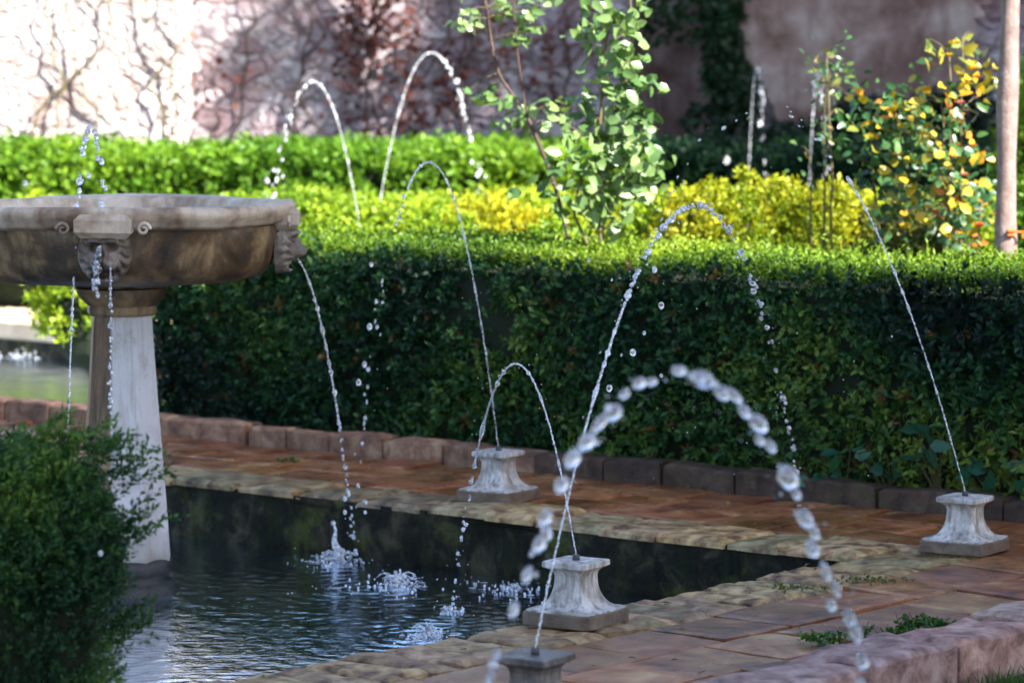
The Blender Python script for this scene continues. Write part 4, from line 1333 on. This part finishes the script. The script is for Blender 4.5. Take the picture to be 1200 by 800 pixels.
splash("white foamy splash against the near edge of the pool", gp(502, 746, WATER_Z), .08, .04, 120, 403, (-.01, .045))
splash("spray of droplets where the small arc lands in the pool", gp(530, 716, WATER_Z), .05, .04, 50, 404)
splash("faint sparkles on the water left of the centre pedestal", gp(600, 690, WATER_Z), .18, .03, 90, 405)
splash("white splash in the sunlit far pool under the left side of the basin", gp(40, 416, -.12), .22, .16, 260, 406, (.02, .16))

def loose():
    r = np.random.default_rng(55)
    root = empty("spray", at(700, 420, 10.8), "scattered single drops flying in front of the dark hedge", "spray")
    mb = MB()
    spots = [(775, 358, 10.9, .010), (742, 413, 10.9, .010), (755, 390, 10.9, .006), (714, 455, 10.9, .010), (767, 316, 10.9, .009), (433, 383, 13, .011), (427, 427, 13, .010), (420, 448, 13, .011), (435, 310, 13, .008),
             (640, 625, 7.2, .014), (690, 305, 12, .006), (1045, 394, 11, .003), (404, 584, 13, .009), (404, 600, 13, .008), (428, 588, 13, .008), (428, 600, 13, .006), (30, 215, 16, .012), (104, 206, 16, .012), (560, 205, 18, .013), (553, 190, 18, .012), (313, 212, 19, .014), (118, 648, 8.3, .006),
             (852, 188, 20, .02), (891, 145, 20, .016), (775, 440, 10.6, .005)]
    for px, py, Y, rad in spots:
        mb.add(*blob(at(px, py, Y), rad, 10, 7, (1, 1, 1.25)))
    for k in range(120):
        px, py = r.uniform(330, 700), r.uniform(600, 740)
        mb.add(*blob(gp(px, py, WATER_Z) + [0, 0, r.uniform(.01, .12)], r.uniform(.0012, .003), 6, 4))
    for k in range(60):
        px, py = 800 + r.normal() * 130, 400 + r.normal() * 120
        mb.add(*blob(at(px, py, 10.8 + r.normal() * .4), r.uniform(.0008, .0022), 6, 4))
    o = mb.build("droplets", M['drop'], root, smooth=True); tag(o, kind="stuff")
loose()

# ------------------------------------------------------------------ weeds, moss tufts, ivy by the kerb
def weed(px, py, h, n, ls, pal, seed, label, spread=.05, name="weed", z=0.0, Y=None):
    c = gp(px, py, z)
    r = np.random.default_rng(seed)
    O = np.tile(c, (n, 1)) + r.normal(size=(n, 3)) * [spread, spread, 0]
    D = r.normal(size=(n, 3)) * .5 + UP
    V, Fc, cc = sprigs(O, D, 6, h, ls, ls * .6, pal, .9, seed + 1, True)
    root = empty(name, c, label, "weed", "weeds growing in the paving joints")
    mesh_obj("foliage", V, Fc, M['leaf_gloss'], root, cols=cc)
    mb = MB()
    for i in range(0, n, 3): mb.add(*tube(np.array([O[i], O[i] + D[i] * h * .5, O[i] + D[i] * h]), [.002, .0015, .001], 4))
    mb.build("stem", M['cane'], root)
wp = palette([(.02, .07, .02), (.05, .13, .02), (.10, .20, .03)], 87, 10)
weed(1078, 738, .035, 60, .022, wp, 501, "widest tuft of green weed on the paving beside the pink kerb", .035)
weed(1050, 745, .02, 30, .018, wp, 502, "low green weed directly left of the widest weed tuft", .03)
weed(962, 752, .022, 30, .02, wp, 503, "small spreading weed on the paving under the end of the blurred drop chain", .03)
weed(1010, 745, .025, 14, .016, wp, 504, "tiny weed seedling between two larger weeds by the pink kerb", .012)
weed(338, 540, .012, 20, .012, wp, 505, "tiny moss tuft on the far pool coping at left", .02)
weed(1018, 680, .008, 50, .010, palette([(.08, .11, .02), (.14, .17, .03)], 90, 9), 506, "flat moss patch on the coping near the pool corner", .06)
weed(925, 690, .008, 40, .010, palette([(.08, .11, .02), (.14, .17, .03)], 90, 9), 507, "flat moss patch on the near coping in front of the pool corner", .05)
weed(920, 655, .03, 40, .02, wp, 508, "green plant growing from the pool wall just under the corner of the coping", .03, z=-.10)
for i, (px, py, lab) in enumerate(((1088, 510, "broad leaved plant poking out of the hedge above the right pedestal"), (1150, 565, "broad leaved plant behind the right pedestal"), (1195, 572, "broad leaved plant at the right edge above the kerb"), (975, 548, "broad leaved seedling at the foot of the dark hedge"), (1030, 535, "small broad leaved plant in the hedge foot left of the right pedestal"))):
    Yw = 13.0
    for _ in range(12):
        q = at(px, py, Yw); Yw += ((KN + .09) - (q - C0) @ NX) / .9
    top = at(px, py, Yw)
    base = np.array([top[0] + .02, Yw, 0.0]) + NX * .06
    r = np.random.default_rng(600 + i)
    root = empty("broadleaf_weed", (base[0], base[1], .0), lab, "weed", "broad leaved weeds at the hedge foot")
    pts = [top + r.normal(size=3) * [.05, .04, .045] for _ in range(9)]
    V, Fc, cc = leafset(pts, 1, .01, .10, .065, palette([(.015, .08, .05), (.03, .13, .07), (.06, .2, .1)], 89, 9), 610 + i)
    mesh_obj("foliage", V, Fc, M['leaf_gloss'], root, cols=cc)
    mb = MB()
    for q in pts: mb.add(*tube(np.array([base, (base + q) / 2 + [0, -.01, .01], q]), [.003, .002, .0015], 4))
    mb.build("stem", M['cane'], root)
def litter():
    r = np.random.default_rng(88); n = 90
    P = np.stack([r.uniform(-1.2, 5, n), r.uniform(.03, KN, n), np.full(n, .006)], 1)
    m_ = r.random(n) < .45
    P[m_, 0] = r.uniform(KA, 0, m_.sum()); P[m_, 1] = r.uniform(-3.3, .3, m_.sum())
    T = r.normal(size=(n, 3)) * [1, 1, .12]
    V, Fc, m = leaves(frv(P), T, UP + r.normal(size=(n, 3)) * .25, r.uniform(.014, .04, n), r.uniform(.008, .018, n), .2, True)
    c = palette([(.05, .025, .012), (.16, .08, .025), (.10, .14, .03), (.45, .3, .04)], 89, 9)(P, r.uniform(0, 1, n), r.uniform(0, 1, n))
    o = mesh_obj("fallen_leaves", V, Fc, M['leaf'], cols=np.repeat(c, m, 0))
    tag(o, "small dry leaves scattered over the brown paving", "leaves", kind="stuff")
litter()
# grass beyond the front kerb
def grass():
    r = np.random.default_rng(77)
    n = 9000
    P = np.stack([r.uniform(KA - 1.2, KA - .27, n), r.uniform(-3.6, .2, n), np.full(n, -.05)], 1)
    O = frv(P); D = r.normal(size=(n, 3)) * .35 + UP
    V, Fc, m = leaves(O, D, r.normal(size=(n, 3)), r.uniform(.03, .075, n), r.uniform(.004, .007, n))
    c = palette([(.02, .07, .02), (.05, .13, .02), (.09, .18, .03)], 78, 6)(O, r.uniform(0, 1, n), r.uniform(0, 1, n))
    o = mesh_obj("grass", V, Fc, M['leaf'], cols=np.repeat(c, m, 0))
    tag(o, "dark short grass beyond the pink stone kerb at the bottom right", "grass", kind="stuff")
grass()

# ------------------------------------------------------------------ unseen building and trees added to shade the garden (outside the frame)
HF = fr(4.6, KN + .12, 0)                      # a point on the hedge's front line
def off_dir(p, d, s): return p[:2] + SUN_H * d + np.array([SUN_H[1], -SUN_H[0]]) * s   # s>0 : towards the camera side
def add_shade_building():  # building added out of frame for its shadow over pool and paving
    p0 = off_dir(HF, 26, -.02); p1 = off_dir(HF, 26, 13)
    # outline of a block: width from p0 to p1, depth away from garden
    dw = (p1 - p0); w = np.linalg.norm(dw); ang = math.atan2(dw[1], dw[0])
    c = (p0 + p1) / 2 + SUN_H * 4
    hh = 24
    root = empty("added_shade_building", (c[0], c[1], 0), "unseen ochre building added right of the garden to shade it", "building")
    V, Fc = box((0, 0, hh / 2), w, 8, hh); V2 = V.copy()
    ca, sa = math.cos(ang), math.sin(ang)
    R = np.array([[ca, -sa, 0], [sa, ca, 0], [0, 0, 1]])
    mesh_obj("wall", V @ R.T, Fc, M['ochre'], root, world_space=False)
    rv = np.array([(-w / 2 - .3, -4.3, hh), (w / 2 + .3, -4.3, hh), (w / 2 + .3, 4.3, hh), (-w / 2 - .3, 4.3, hh), (-w / 2 + 3, 0, hh + 2), (w / 2 - 3, 0, hh + 2)])
    rv = np.array([(min(max(x, -w / 2), w / 2), y, z) for x, y, z in rv])
    mesh_obj("roof", rv @ R.T, [[0, 1, 5, 4], [2, 3, 4, 5], [1, 2, 5], [3, 0, 4], [3, 2, 1, 0]], M['roof'], root, world_space=False)
add_shade_building()
def add_shade_tree(p, h, rad, seed, lab, n=2600):
    r = np.random.default_rng(seed)
    root = empty("added_shade_tree", (p[0], p[1], 0), lab, "tree", "unseen trees added to shade the garden wall")
    z = r.uniform(.06, 1, n); prof = np.minimum(1, (1 - z) * 2.2) ** .7 * (.8 + .2 * np.sin(z * 3))
    a = r.uniform(0, 6.28, n); q = rad * prof * r.uniform(.6, 1.05, n)
    P = np.stack([p[0] + q * np.cos(a), p[1] + q * np.sin(a), z * h], 1)
    D = np.stack([np.cos(a) * .4, np.sin(a) * .4, np.ones(n)], 1)
    V, Fc, c = sprigs(P, D, 4, .4, .3, .12, darkp, .7, seed)
    mesh_obj("crown", V, Fc, M['leaf'], root, cols=c)
    V, Fc = tube(np.array([[0, 0, 0], [0, 0, h * .5], [0, 0, h * .9]]), [.2, .12, .03], 8)
    mesh_obj("trunk", V, Fc, M['bark'], root, world_space=False)
# unseen row of trees added to keep the sun off the wall right of the pale section: the line through the wall point seen at x=240
WP = at(262, 100, 26.4)
for i in range(6):
    s = -0.3 - i * 1.0
    p = off_dir(WP, 11 + (i % 2) * 1.3 + i * .9, s)
    add_shade_tree(p, 11 + (i % 3), .72, 700 + i, "unseen dark tree added right of the garden to shade the wall", 420 if i == 0 else 900 if i == 1 else 2600)
